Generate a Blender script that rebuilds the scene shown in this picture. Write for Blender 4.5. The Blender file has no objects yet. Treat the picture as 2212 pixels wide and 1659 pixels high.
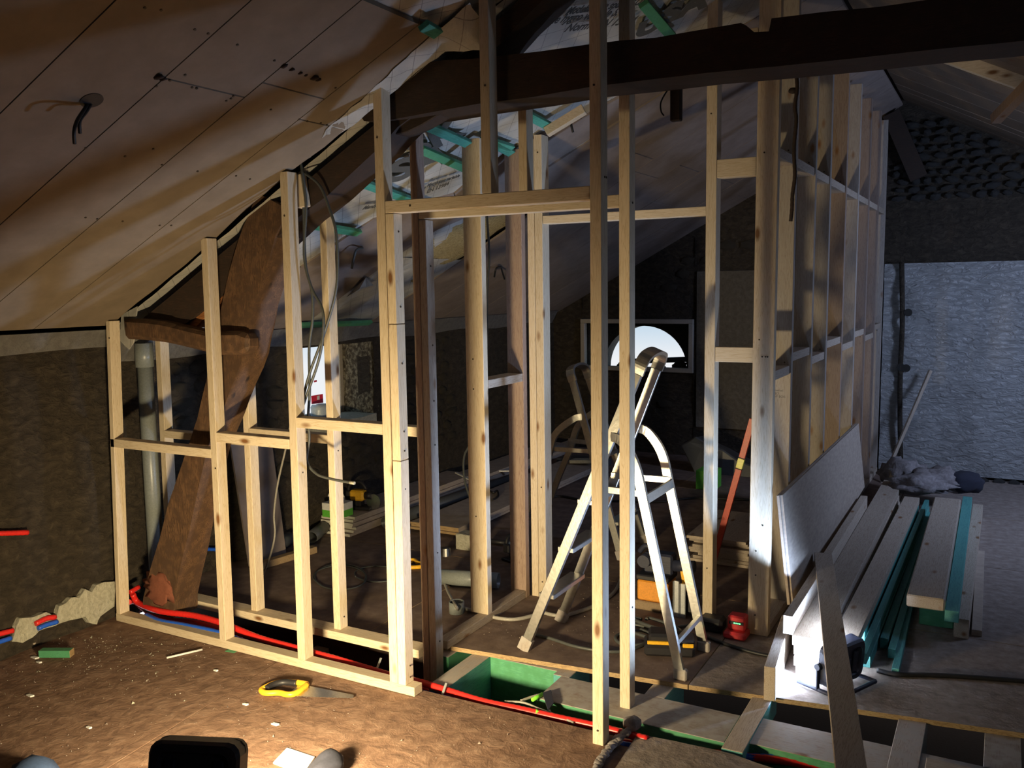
import bpy, bmesh, math, random
from mathutils import Vector, Matrix, noise
random.seed(7)
sc = bpy.context.scene
COL = sc.collection
# ------------------------------------------------------------------ camera
PITCH, ROLL, YAW = (math.radians(a) for a in (-6.20917, -0.84842, 29.05289))
F = 1912.0
EYE = Vector((0, 0, 1.7))
fw = Vector((-math.sin(YAW), math.cos(YAW), 0)); rt = Vector((math.cos(YAW), math.sin(YAW), 0)); up = Vector((0, 0, 1))
fw, up = (math.cos(PITCH)*fw + math.sin(PITCH)*up), (math.cos(PITCH)*up - math.sin(PITCH)*fw)
rt, up = (math.cos(ROLL)*rt + math.sin(ROLL)*up), (math.cos(ROLL)*up - math.sin(ROLL)*rt)
cd = bpy.data.cameras.new('camera'); cam = bpy.data.objects.new('camera', cd); COL.objects.link(cam)
cd.sensor_width = 36; cd.lens = 36*F/2212; cd.clip_start = 0.02
M = Matrix((rt, up, -fw)).transposed().to_4x4(); M.translation = EYE; cam.matrix_world = M
sc.camera = cam
sc.view_settings.view_transform = 'Standard'; sc.view_settings.look = 'None'; sc.view_settings.gamma = 1
sc.view_settings.use_curve_mapping = False; sc.view_settings.exposure = 0.0
# ------------------------------------------------------------------ sky
w = bpy.data.worlds.new('world'); sc.world = w; w.use_nodes = True
nt = w.node_tree; nt.nodes.clear()
o_ = nt.nodes.new('ShaderNodeOutputWorld'); bg = nt.nodes.new('ShaderNodeBackground')
tc = nt.nodes.new('ShaderNodeTexCoord'); sp = nt.nodes.new('ShaderNodeSeparateXYZ'); cr = nt.nodes.new('ShaderNodeValToRGB')
mr = nt.nodes.new('ShaderNodeMapRange'); mr.inputs[1].default_value = -0.12; mr.inputs[2].default_value = 0.5
nt.links.new(tc.outputs['Generated'], sp.inputs[0]); nt.links.new(sp.outputs[2], mr.inputs[0]); nt.links.new(mr.outputs[0], cr.inputs[0])
cr.color_ramp.elements[0].position = 0.06; cr.color_ramp.elements[0].color = (0.95, 0.97, 1, 1)
cr.color_ramp.elements[1].position = 0.16; cr.color_ramp.elements[1].color = (0.42, 0.66, 0.86, 1)
nt.links.new(cr.outputs[0], bg.inputs[0]); bg.inputs[1].default_value = 1.15; nt.links.new(bg.outputs[0], o_.inputs[0])
# ------------------------------------------------------------------ lamps (the two work lamps standing on the floor)
def area(name, loc, target, sx, sy, power, color, spread=math.pi):
    l = bpy.data.lights.new(name, 'AREA'); l.shape = 'RECTANGLE'; l.size = sx; l.size_y = sy
    l.energy = power; l.color = color; l.spread = spread
    o = bpy.data.objects.new(name, l); COL.objects.link(o); o.location = loc
    o.rotation_euler = (Vector(target)-Vector(loc)).to_track_quat('-Z', 'Y').to_euler(); return o
HAL_P = Vector((-1.89, 1.60, 0.375)); HAL_T = HAL_P+Vector((-0.36, 0.86, -0.24))
area('halogen_light', HAL_P, HAL_T, 0.17, 0.11, 64, (1.0, 0.79, 0.45), math.radians(158))
LED_P = Vector((-0.565, 3.82, 0.112)); LED_T = LED_P+Vector((-1.0, 0.48, 0.10))
area('led_light', LED_P, LED_T, 0.16, 0.11, 75, (0.44, 0.63, 1.0), math.radians(170))
# added cool fill lights on the right, outside the frame, without any window
area('unseen_cool_fill', (1.5, 6.3, 1.9), (-0.5, 8.1, 0.7), 0.6, 0.8, 62, (0.50, 0.64, 1.0))
area('unseen_cool_fill', (1.3, 1.2, 2.1), (-0.6, 3.2, 0.0), 0.6, 0.8, 3.5, (0.62, 0.76, 1.0))

# ------------------------------------------------------------------ geometry of the house (metres; x along the partition, y away, z up)
def ray(px, py): return rt*((px-1106)/F) - up*((py-829.5)/F) + fw
def W(px, py, X=None, Y=None, Z=None):
    d = ray(px, py)
    t = X/d.x if X is not None else Y/d.y if Y is not None else (Z-EYE.z)/d.z
    return EYE + d*t
SL, SC = 0.535, 1.573 + 0.535*3.894          # left slope: z = SC + SL*x
def C(px, py, off=0.0):
    d = ray(px, py); n = Vector((-SL, 0, 1)); t = (SC-off - n.dot(EYE))/n.dot(d); return EYE + d*t
def zl(x): return SC + SL*x
def zr(x): return 2.817 - 0.52*x

# ------------------------------------------------------------------ materials
def node_mat(name, rough=0.7, metal=0.0):
    m = bpy.data.materials.new(name); m.use_nodes = True
    t = m.node_tree; b = t.nodes['Principled BSDF']; b.inputs['Roughness'].default_value = rough; b.inputs['Metallic'].default_value = metal
    return m, t, b
def N(t, typ, **kw):
    n = t.nodes.new(typ)
    for k, v in kw.items(): setattr(n, k, v)
    return n
def ramp(t, src, stops):
    r = N(t, 'ShaderNodeValToRGB'); e = r.color_ramp.elements
    while len(e) < len(stops): e.new(0.5)
    for i, (p, c) in enumerate(stops): e[i].position = p; e[i].color = (*c, 1)
    t.links.new(src, r.inputs[0]); return r
def coords(t, scale):
    tcn = N(t, 'ShaderNodeTexCoord'); mp = N(t, 'ShaderNodeMapping'); mp.inputs['Scale'].default_value = scale
    t.links.new(tcn.outputs['Object'], mp.inputs[0]); return mp
def bump(t, b, src, s, d=0.01):
    n = N(t, 'ShaderNodeBump'); n.inputs['Strength'].default_value = s; n.inputs['Distance'].default_value = d
    t.links.new(src, n.inputs['Height']); t.links.new(n.outputs[0], b.inputs['Normal'])
def plain(name, col, rough=0.6, metal=0.0, var=0.12, scale=25, bs=0.15):
    m, t, b = node_mat(name, rough, metal)
    mp = coords(t, (scale,)*3); nz = N(t, 'ShaderNodeTexNoise'); nz.inputs['Detail'].default_value = 5
    t.links.new(mp.outputs[0], nz.inputs['Vector'])
    r = ramp(t, nz.outputs[0], [(0.3, tuple(c*(1-var) for c in col)), (0.7, tuple(min(1, c*(1+var)) for c in col))])
    t.links.new(r.outputs[0], b.inputs['Base Color'])
    if bs: bump(t, b, nz.outputs[0], bs, 0.004)
    return m
def noisy(name, stops, scale=(6, 6, 6), rough=0.9, bs=0.5, bd=0.02, detail=8, fine=None, dist=0.0):
    m, t, b = node_mat(name, rough)
    mp = coords(t, scale); nz = N(t, 'ShaderNodeTexNoise'); nz.inputs['Detail'].default_value = detail; nz.inputs['Roughness'].default_value = 0.62
    nz.inputs['Distortion'].default_value = dist
    t.links.new(mp.outputs[0], nz.inputs['Vector'])
    r = ramp(t, nz.outputs[0], stops); t.links.new(r.outputs[0], b.inputs['Base Color'])
    bump(t, b, nz.outputs[0], bs, bd); return m
def timber(name, axis, light, dark, knot=(0.20, 0.09, 0.03), rough=0.65, knots=True, rnd=0.18, dirt=None):
    m, t, b = node_mat(name, rough)
    s = [22, 22, 22]; s[axis] = 1.3
    mp = coords(t, s); oi = N(t, 'ShaderNodeObjectInfo')
    ad = N(t, 'ShaderNodeVectorMath', operation='ADD'); ml = N(t, 'ShaderNodeMath', operation='MULTIPLY'); ml.inputs[1].default_value = 37
    t.links.new(oi.outputs['Random'], ml.inputs[0]); t.links.new(mp.outputs[0], ad.inputs[0]); t.links.new(ml.outputs[0], ad.inputs[1])
    nz = N(t, 'ShaderNodeTexNoise'); nz.inputs['Detail'].default_value = 4; nz.inputs['Distortion'].default_value = 0.6
    t.links.new(ad.outputs[0], nz.inputs['Vector'])
    wv = N(t, 'ShaderNodeMath', operation='SINE'); m2 = N(t, 'ShaderNodeMath', operation='MULTIPLY'); m2.inputs[1].default_value = 38
    t.links.new(nz.outputs[0], m2.inputs[0]); t.links.new(m2.outputs[0], wv.inputs[0])
    mr2 = N(t, 'ShaderNodeMapRange'); mr2.inputs[1].default_value = -1; mr2.inputs[2].default_value = 1; t.links.new(wv.outputs[0], mr2.inputs[0])
    r = ramp(t, mr2.outputs[0], [(0.0, light), (0.75, tuple(0.75*l+0.25*d for l, d in zip(light, dark))), (1.0, dark)])
    col = r.outputs[0]
    # tone of each piece
    hs = N(t, 'ShaderNodeHueSaturation'); mrr = N(t, 'ShaderNodeMapRange'); mrr.inputs[3].default_value = 1-rnd; mrr.inputs[4].default_value = 1+rnd*0.5
    t.links.new(oi.outputs['Random'], mrr.inputs[0]); t.links.new(mrr.outputs[0], hs.inputs['Value']); t.links.new(col, hs.inputs['Color']); col = hs.outputs[0]
    if knots:
        s2 = [9, 9, 9]; s2[axis] = 3.6
        mpk = coords(t, s2); vo = N(t, 'ShaderNodeTexVoronoi'); vo.inputs['Scale'].default_value = 1
        adk = N(t, 'ShaderNodeVectorMath', operation='ADD'); t.links.new(mpk.outputs[0], adk.inputs[0]); t.links.new(ml.outputs[0], adk.inputs[1])
        t.links.new(adk.outputs[0], vo.inputs['Vector'])
        rk = ramp(t, vo.outputs['Distance'], [(0.06, (1, 1, 1)), (0.15, (0, 0, 0))])
        mx = N(t, 'ShaderNodeMix', data_type='RGBA'); mx.inputs[7].default_value = (*knot, 1)
        t.links.new(rk.outputs[0], mx.inputs[0]); t.links.new(col, mx.inputs[6]); col = mx.outputs[2]
    if dirt:
        mpd = coords(t, (5, 5, 5)); nd = N(t, 'ShaderNodeTexNoise'); nd.inputs['Detail'].default_value = 9; t.links.new(mpd.outputs[0], nd.inputs['Vector'])
        rd = ramp(t, nd.outputs[0], [(0.38, (0, 0, 0)), (0.6, (1, 1, 1))])
        mx = N(t, 'ShaderNodeMix', data_type='RGBA'); mx.inputs[7].default_value = (*dirt, 1)
        t.links.new(rd.outputs[0], mx.inputs[0]); t.links.new(col, mx.inputs[6]); col = mx.outputs[2]
    t.links.new(col, b.inputs['Base Color']); bump(t, b, mr2.outputs[0], 0.12, 0.002)
    return m
PL, PD = (0.68, 0.57, 0.42), (0.55, 0.43, 0.28)
PINE = [timber('pine_%s' % 'xyz'[i], i, PL, PD) for i in range(3)]
DUSTY = [timber('dusty_timber_%s' % 'xyz'[i], i, (0.42, 0.37, 0.33), (0.30, 0.25, 0.21), dirt=(0.40, 0.37, 0.35)) for i in range(3)]
GREYW = [timber('grey_pine_%s' % 'xyz'[i], i, (0.50, 0.42, 0.34), (0.36, 0.28, 0.21)) for i in range(3)]
REDW = timber('red_pine_z', 2, (0.36, 0.26, 0.20), (0.26, 0.17, 0.13))
EWG = timber('shaded_grey_pine_z', 2, (0.40, 0.355, 0.31), (0.31, 0.26, 0.22)); EWR = timber('shaded_red_pine_z', 2, (0.32, 0.245, 0.20), (0.24, 0.17, 0.135))  # long-wall pine darkened, its shade put into the timber colour
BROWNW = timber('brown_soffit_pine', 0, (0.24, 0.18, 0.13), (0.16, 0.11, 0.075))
OAK = timber('old_oak', 0, (0.045, 0.024, 0.015), (0.02, 0.011, 0.007), rough=0.75, knots=False, dirt=(0.03, 0.018, 0.012))
OAKZ = timber('old_oak_upright', 2, (0.15, 0.08, 0.04), (0.045, 0.022, 0.011), rough=0.7, knots=True, knot=(0.02, 0.012, 0.008), dirt=(0.075, 0.04, 0.022))
OAKR = timber('orange_oak', 0, (0.34, 0.13, 0.04), (0.16, 0.06, 0.02), rough=0.7, knots=False)
GREEN = timber('green_treated_timber', 0, (0.10, 0.36, 0.19), (0.06, 0.26, 0.14), knots=False, dirt=(0.07, 0.28, 0.13))
TEAL = timber('teal_treated_timber', 1, (0.10, 0.36, 0.33), (0.06, 0.26, 0.26), knots=False)
FLOORM = noisy('dusty_floor_board', [(0.25, (0.11, 0.058, 0.038)), (0.5, (0.20, 0.115, 0.075)), (0.72, (0.29, 0.185, 0.13))], (3, 3, 3), bs=0.9, bd=0.012, dist=0.4)
FLOORG = noisy('grey_dusty_board', [(0.25, (0.16, 0.12, 0.10)), (0.55, (0.27, 0.22, 0.19)), (0.75, (0.36, 0.31, 0.28))], (4, 4, 4), bs=0.8, bd=0.01)
FLOORB = noisy('worn_plywood_floor', [(0.25, (0.10, 0.063, 0.05)), (0.5, (0.17, 0.115, 0.09)), (0.75, (0.25, 0.18, 0.145))], (2.2, 2.2, 2.2), bs=0.4, bd=0.006)
PLYEDGE = timber('plywood_edge', 0, (0.42, 0.29, 0.15), (0.24, 0.15, 0.07), knots=False)
PLY = noisy('plywood_sheet', [(0.3, (0.33, 0.27, 0.22)), (0.7, (0.46, 0.38, 0.31))], (3, 3, 12), bs=0.1, bd=0.003)
WHITEB = plain('white_board_core', (0.62, 0.60, 0.52), 0.9)
CEIL = noisy('ceiling_board', [(0.3, (0.18, 0.138, 0.096)), (0.6, (0.22, 0.172, 0.122)), (0.8, (0.25, 0.202, 0.15))], (1.6, 1.6, 1.6), bs=0.08, bd=0.004, rough=0.75)
CEILF = noisy('ceiling_board_far', [(0.3, (0.19, 0.15, 0.13)), (0.7, (0.26, 0.21, 0.185))], (1.8, 1.8, 1.8), bs=0.08, bd=0.004, rough=0.75)
EARTH = noisy('earth_render', [(0.25, (0.018, 0.013, 0.008)), (0.5, (0.042, 0.031, 0.020)), (0.75, (0.08, 0.061, 0.041))], (3.5, 3.5, 6), bs=1.0, bd=0.04, dist=0.5)
STONEM = noisy('brown_stone', [(0.3, (0.035, 0.027, 0.018)), (0.7, (0.09, 0.073, 0.05))], (9, 9, 9), bs=1.0, bd=0.02)
DSTONE = noisy('dark_stone', [(0.3, (0.04, 0.038, 0.036)), (0.7, (0.09, 0.085, 0.08))], (9, 9, 9), bs=1.0, bd=0.02)
PLAST = noisy('rough_white_render', [(0.2, (0.42, 0.42, 0.42)), (0.5, (0.56, 0.56, 0.56)), (0.8, (0.64, 0.64, 0.63))], (2.6, 2.6, 6), bs=1.0, bd=0.09, dist=0.8)
REVM = noisy('flaking_reveal', [(0.38, (0.035, 0.026, 0.017)), (0.5, (0.12, 0.10, 0.07)), (0.6, (0.27, 0.245, 0.18))], (8, 8, 6), bs=0.9, dist=0.5)
CEMENT = noisy('cement_patch', [(0.3, (0.075, 0.062, 0.046)), (0.7, (0.12, 0.105, 0.08))], (5, 5, 5), bs=0.6)
LIME = noisy('lime_plaster', [(0.3, (0.36, 0.34, 0.26)), (0.7, (0.55, 0.53, 0.43))], (10, 10, 10), bs=0.8)
PVC = plain('grey_pvc', (0.22, 0.24, 0.235), 0.35, bs=0.0)
DPVC = plain('dark_pvc', (0.07, 0.075, 0.08), 0.4, bs=0.0)
REDP = plain('red_conduit', (0.72, 0.025, 0.02), 0.35, bs=0.0); BLUEP = plain('blue_conduit', (0.02, 0.11, 0.62), 0.35, bs=0.0)
CABLE = plain('grey_cable', (0.07, 0.075, 0.072), 0.45, bs=0.0); LCABLE = plain('pale_cable', (0.34, 0.32, 0.28), 0.5, bs=0.0); BCABLE = plain('black_cable', (0.012, 0.012, 0.013), 0.5, bs=0.0)
ALU = plain('brushed_aluminium', (0.50, 0.49, 0.46), 0.36, 1.0, var=0.10, scale=14, bs=0.1)
STEEL = plain('steel_blade', (0.5, 0.5, 0.5), 0.3, 1.0, bs=0)
ZINC = plain('galvanised_profile', (0.42, 0.44, 0.46), 0.45, 0.7)
BLACK = plain('black_plastic', (0.018, 0.017, 0.020), 0.5, bs=0.1); BLUEBK = plain('blue_black_plastic', (0.022, 0.026, 0.05), 0.5)
YEL = plain('yellow_plastic', (0.95, 0.50, 0.03), 0.4, bs=0); ORA = plain('orange_plastic', (0.75, 0.30, 0.03), 0.5, bs=0)
REDT = plain('red_plastic', (0.55, 0.03, 0.035), 0.45, bs=0); REDL = plain('red_level_paint', (0.55, 0.06, 0.03), 0.4)
GRNB = plain('green_carton', (0.12, 0.48, 0.05), 0.6, bs=0); WHT = plain('white_plastic', (0.72, 0.72, 0.70), 0.5, bs=0); CARTON = plain('brown_carton', (0.28, 0.2, 0.12), 0.8)
INSUL = noisy('yellow_mineral_wool', [(0.3, (0.34, 0.24, 0.09)), (0.7, (0.62, 0.50, 0.24))], (14, 14, 14), bs=1.0, bd=0.03)
CLOTH = noisy('dusty_grey_cloth', [(0.3, (0.15, 0.13, 0.13)), (0.7, (0.33, 0.30, 0.30))], (6, 6, 6), bs=0.5)
DCLOTH = plain('dark_blue_cloth', (0.022, 0.024, 0.04), 0.95)
WFRAME = plain('old_window_frame', (0.38, 0.34, 0.29), 0.6); CHROME = plain('dark_socket', (0.02, 0.018, 0.016), 0.8)
INK = plain('membrane_print', (0.075, 0.075, 0.07), 0.9, bs=0); SCREWM = plain('screw_head', (0.05, 0.035, 0.02), 0.5, bs=0)
MUDR = plain('red_mud_stain', (0.20, 0.065, 0.035), 0.9)
m, t, b = node_mat('vapour_membrane', 0.55); MEMB = m     # grey sheet with its printed net of thin lines
mp = coords(t, (1, 1, 1)); sx_ = N(t, 'ShaderNodeSeparateXYZ'); t.links.new(mp.outputs[0], sx_.inputs[0])
nz = N(t, 'ShaderNodeTexNoise'); nz.inputs['Scale'].default_value = 6; nz.inputs['Detail'].default_value = 6; t.links.new(mp.outputs[0], nz.inputs['Vector'])
lines = []
for sgn in (1, -1):
    a = N(t, 'ShaderNodeMath', operation='MULTIPLY'); a.inputs[1].default_value = 9.0; t.links.new(sx_.outputs[0], a.inputs[0])
    c_ = N(t, 'ShaderNodeMath', operation='MULTIPLY'); c_.inputs[1].default_value = 8.0*sgn; t.links.new(sx_.outputs[1], c_.inputs[0])
    d_ = N(t, 'ShaderNodeMath', operation='ADD'); t.links.new(a.outputs[0], d_.inputs[0]); t.links.new(c_.outputs[0], d_.inputs[1])
    f_ = N(t, 'ShaderNodeMath', operation='FRACT'); t.links.new(d_.outputs[0], f_.inputs[0])
    l_ = N(t, 'ShaderNodeMath', operation='LESS_THAN'); l_.inputs[1].default_value = 0.03; t.links.new(f_.outputs[0], l_.inputs[0]); lines.append(l_)
mxl = N(t, 'ShaderNodeMath', operation='MAXIMUM'); t.links.new(lines[0].outputs[0], mxl.inputs[0]); t.links.new(lines[1].outputs[0], mxl.inputs[1])
r = ramp(t, nz.outputs[0], [(0.3, (0.35, 0.34, 0.31)), (0.7, (0.50, 0.48, 0.44))])
mx = N(t, 'ShaderNodeMix', data_type='RGBA'); mx.inputs[7].default_value = (0.20, 0.19, 0.18, 1); t.links.new(mxl.outputs[0], mx.inputs[0]); t.links.new(r.outputs[0], mx.inputs[6])
t.links.new(mx.outputs[2], b.inputs['Base Color']); bump(t, b, nz.outputs[0], 0.7, 0.03)
MEMP = noisy('plain_grey_membrane', [(0.3, (0.24, 0.23, 0.22)), (0.7, (0.36, 0.345, 0.33))], (5, 5, 5), bs=0.8, rough=0.6)
m, t, b = node_mat('window_glass', 0.05); GLASS = m; b.inputs['Transmission Weight'].default_value = 1; b.inputs['IOR'].default_value = 1.1
m, t, b = node_mat('frosted_white_pane', 0.4); FROST = m; b.inputs['Base Color'].default_value = (0.97, 0.98, 1, 1); b.inputs['Transmission Weight'].default_value = 0.9; b.inputs['Roughness'].default_value = 0.5
def emit(name, col, s):
    m, t, b = node_mat(name); b.inputs['Emission Color'].default_value = (*col, 1); b.inputs['Emission Strength'].default_value = s; b.inputs['Base Color'].default_value = (*col, 1); return m
E_HAL = emit('halogen_glow', (1, 0.75, 0.4), 30); E_LED = emit('led_glow', (0.8, 0.9, 1), 40)
E_RED = emit('red_indicator', (1, 0.12, 0.03), 6); E_GRN = emit('green_indicator', (0.15, 1, 0.3), 3)

# ------------------------------------------------------------------ mesh helpers
def box(bm, x0, x1, y0, y1, z0, z1, bev=0.0, rot=None):
    vs = [bm.verts.new((x, y, z)) for x in (x0, x1) for y in (y0, y1) for z in (z0, z1)]
    for f in ((0, 1, 3, 2), (4, 6, 7, 5), (0, 4, 5, 1), (2, 3, 7, 6), (0, 2, 6, 4), (1, 5, 7, 3)): bm.faces.new([vs[i] for i in f])
    if bev: bmesh.ops.bevel(bm, geom=list({e for v in vs for e in v.link_edges}), offset=bev, segments=1, affect='EDGES')
    return vs
def hexa(bm, a, b_, bev=0.0):
    """prism between quads a and b_ (same winding)"""
    va = [bm.verts.new(p) for p in a]; vb = [bm.verts.new(p) for p in b_]; n = len(va)
    bm.faces.new(va[::-1]); bm.faces.new(vb)
    for i in range(n): bm.faces.new((va[i], va[(i+1) % n], vb[(i+1) % n], vb[i]))
    bmesh.ops.recalc_face_normals(bm, faces=bm.faces[:])
    if bev: bmesh.ops.bevel(bm, geom=list({e for v in va+vb for e in v.link_edges}), offset=bev, segments=1, affect='EDGES')
def bar(bm, p, q, wdt, hgt, upv=(0, 0, 1), bev=0.0015):
    """rectangular stick from p to q; wdt across, hgt along upv; p, q on its axis"""
    p, q = Vector(p), Vector(q); d = (q-p).normalized(); u = Vector(upv); u = (u-d*u.dot(d)).normalized(); s = d.cross(u)
    c = [s*(-wdt/2)+u*(-hgt/2), s*(wdt/2)+u*(-hgt/2), s*(wdt/2)+u*(hgt/2), s*(-wdt/2)+u*(hgt/2)]
    hexa(bm, [p+k for k in c], [q+k for k in c], bev)
def smooth_path(pts, n=6):
    pts = [Vector(p) for p in pts]
    if len(pts) < 3: return pts
    out = []
    for i in range(len(pts)-1):
        p0 = pts[max(i-1, 0)]; p1 = pts[i]; p2 = pts[i+1]; p3 = pts[min(i+2, len(pts)-1)]
        for k in range(n):
            s = k/n
            out.append(0.5*((2*p1)+(p2-p0)*s+(2*p0-5*p1+4*p2-p3)*s*s+(3*p1-p0-3*p2+p3)*s**3))
    return out+[pts[-1]]
def tube(bm, pts, r, seg=8, rib=0.0, cap=True, flat=None):
    rings = []; nrm = None
    for i, p in enumerate(pts):
        d = (pts[min(i+1, len(pts)-1)]-pts[max(i-1, 0)]).normalized()
        if nrm is None: nrm = d.orthogonal().normalized()
        nrm = (nrm-d*nrm.dot(d)).normalized(); bn = d.cross(nrm)
        rr = r*(1+(rib if i % 2 else 0))
        rings.append([bm.verts.new(p+nrm*(rr*math.cos(2*math.pi*k/seg))+bn*(rr*math.sin(2*math.pi*k/seg))) for k in range(seg)])
    for a, b_ in zip(rings, rings[1:]):
        for k in range(seg): bm.faces.new((a[k], a[(k+1) % seg], b_[(k+1) % seg], b_[k])).smooth = True
    if cap: bm.faces.new(rings[0][::-1]); bm.faces.new(rings[-1])
def ribbed(bm, pts, r, pitch=0.012, seg=9):
    pts = smooth_path(pts, 8); L = sum((a-b_).length for a, b_ in zip(pts, pts[1:])); n = min(int(L/pitch), 240); out = []; acc = 0; j = 0
    cum = [0]
    for a, b_ in zip(pts, pts[1:]): cum.append(cum[-1]+(b_-a).length)
    for i in range(n+1):
        s = L*i/n
        while j < len(cum)-2 and cum[j+1] < s: j += 1
        out.append(pts[j].lerp(pts[j+1], (s-cum[j])/max(cum[j+1]-cum[j], 1e-6)))
    tube(bm, out, r, seg, rib=0.10)
def pipe(bm, p, q, r, seg=20, wall=0.004):
    """open hollow pipe"""
    p, q = Vector(p), Vector(q); d = (q-p).normalized(); n = d.orthogonal().normalized(); b_ = d.cross(n)
    def ring(c, rr): return [bm.verts.new(c+n*(rr*math.cos(2*math.pi*k/seg))+b_*(rr*math.sin(2*math.pi*k/seg))) for k in range(seg)]
    R = [ring(p, r), ring(q, r), ring(q, r-wall), ring(p, r-wall)]
    for i in range(4):
        a, c = R[i], R[(i+1) % 4]
        for k in range(seg): bm.faces.new((a[k], a[(k+1) % seg], c[(k+1) % seg], c[k])).smooth = True
def poly_y(bm, pts, y0, y1, bev=0.0):
    hexa(bm, [(x, y0, z) for x, z in pts], [(x, y1, z) for x, z in pts], bev)
def poly_z(bm, pts, z0, z1): hexa(bm, [(x, y, z0) for x, y in pts], [(x, y, z1) for x, y in pts])
def poly_x(bm, pts, x0, x1): hexa(bm, [(x0, y, z) for y, z in pts], [(x1, y, z) for y, z in pts])
def rough_up(bm, amp, scale=4, cuts=0, seed=0, axis=None):
    if cuts: bmesh.ops.subdivide_edges(bm, edges=bm.edges[:], cuts=cuts, use_grid_fill=True)
    for v in bm.verts:
        n = noise.noise_vector(v.co*scale+Vector((seed, seed*2, 0)))*amp
        if axis is not None: n = Vector(axis)*n[0]
        v.co += n
def blob(bm, c, r, seed=0, sub=2, amp=0.2, sc_=3):
    res = bmesh.ops.create_icosphere(bm, subdivisions=sub, radius=1)
    for v in res['verts']:
        n = v.co.copy(); k = 1+amp*noise.noise(n*sc_+Vector((seed, 0, 0)))
        v.co = Vector(c)+Vector((n.x*r[0]*k, n.y*r[1]*k, n.z*r[2]*k))
    for f in bm.faces: f.smooth = True
def B(): return bmesh.new()
def obj(name, bm, mat, parent=None, **props):
    me = bpy.data.meshes.new(name)
    bmesh.ops.recalc_face_normals(bm, faces=bm.faces[:]); bm.to_mesh(me); bm.free()
    o = bpy.data.objects.new(name, me); COL.objects.link(o)
    for m_ in (mat if isinstance(mat, (list, tuple)) else [mat]): me.materials.append(m_)
    if parent is not None:
        o.parent = parent
        if parent.type == 'EMPTY': o.location = -parent.location
    for k, v in props.items(): o[k] = v
    return o
def thing(name, label, cat, loc, group=None):
    o = bpy.data.objects.new(name, None); COL.objects.link(o); o.location = loc; o.empty_display_size = 0.1
    o['label'] = label; o['category'] = cat
    if group: o['group'] = group
    return o
def tag(o, label, cat, group=None):
    o['label'] = label; o['category'] = cat
    if group: o['group'] = group
    return o
def struct(name, bm, mat, parent=None):
    o = obj(name, bm, mat, parent)
    if parent is None: o['kind'] = 'structure'
    return o
def inst(o, name, parent, mtx):
    c = bpy.data.objects.new(name, o); COL.objects.link(c); c.parent = parent; c.matrix_local = mtx; return c
def smooth(o):
    for p in o.data.polygons: p.use_smooth = True
    return o

# ================================================================== THE SETTING
# ---- floors
front = bpy.data.objects.new('floor_front', None)
bm = B(); box(bm, -4.2, 0.9, -1.5, 2.96, -0.06, -0.02); FL = struct('floor', bm, FLOORM)
a1, a2 = W(300, 1617, Z=0), W(539, 1467, Z=0); dxy = (a2.x-a1.x)/(a2.y-a1.y)
def seamx(y): return a1.x+(y-a1.y)*dxy
def panel(poly, mat, z0, z1, seed, amp=0.004, name='floor_panel', parent=None):
    bm = B(); poly_z(bm, poly, z0, z1)
    bmesh.ops.triangulate(bm, faces=bm.faces[:]); bmesh.ops.subdivide_edges(bm, edges=bm.edges[:], cuts=5, use_grid_fill=True)
    for v in bm.verts:
        if v.co.z > z1-1e-4: v.co.z += amp*noise.noise(v.co*5+Vector((seed, 0, 0)))
    return obj(name, bm, mat, parent or FL)
panel([(-4.05, -1.4), (seamx(-1.4)-.003, -1.4), (seamx(2.95)-.003, 2.95), (-4.05, 2.93)], FLOORM, -0.02, 0, 1)
panel([(seamx(-1.4)+.003, -1.4), (-0.9, -1.4), (-1.22, 2.98), (seamx(2.95)+.003, 2.95)], FLOORM, -0.02, 0, 2)
panel([(-0.85, -1.4), (0.9, -1.4), (0.9, 2.99), (-0.55, 3.03), (-0.8, 3.075), (-1.0, 3.07), (-1.17, 3.06)], FLOORG, -0.03, -0.012, 3, 0.008)
# void below the opening
bm = B(); box(bm, -4.2, 0.9, 2.9, 4.6, -0.30, -0.27); obj('ceiling_below', bm, BLACK, FL)
# ---- back floor: sheets of plywood
bm = B(); box(bm, -4.3, 0.9, 3.9, 8.6, -0.06, -0.022); FB = struct('floor_back', bm, FLOORB)
def edge_y(x): return 3.36+max(0, (x+2.25))*0.145
xs = [(-4.22, -2.62), (-2.615, -1.02), (-1.015, 0.9)]
rows = [(None, 4.62), (4.625, 5.85), (5.855, 7.1), (7.105, 8.5)]
for i, (x0, x1) in enumerate(xs):
    for j, (y0, y1) in enumerate(rows):
        sh = 0.0 if j % 2 == 0 else 0.35
        X0 = x0 if i == 0 else x0+sh-0.1; X1 = x1 if i == 2 else x1+sh-0.1
        if y0 is None:
            q = [(X0, edge_y(X0)), (X1, edge_y(X1)), (X1, y1), (X0, y1)]
            if i == 0: q = [(X0, 3.30), (-2.32, 3.31), (-2.32, 3.36), (X1, edge_y(X1)), (X1, y1), (X0, y1)] if X1 > -2.32 else [(X0, 3.30), (X1, 3.31), (X1, y1), (X0, y1)]
        else: q = [(X0, y0), (X1, y0), (X1, y1), (X0, y1)]
        bm = B(); poly_z(bm, q, -0.021, 0.0)
        o = obj('floor_panel', bm, [FLOORG if i == 2 else FLOORB, PLYEDGE], FB)  # right-hand sheets use lighter grey dusty board, their brighter light put into colour
        for p in o.data.polygons:
            if abs(p.normal.z) < 0.5: p.material_index = 1
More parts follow.
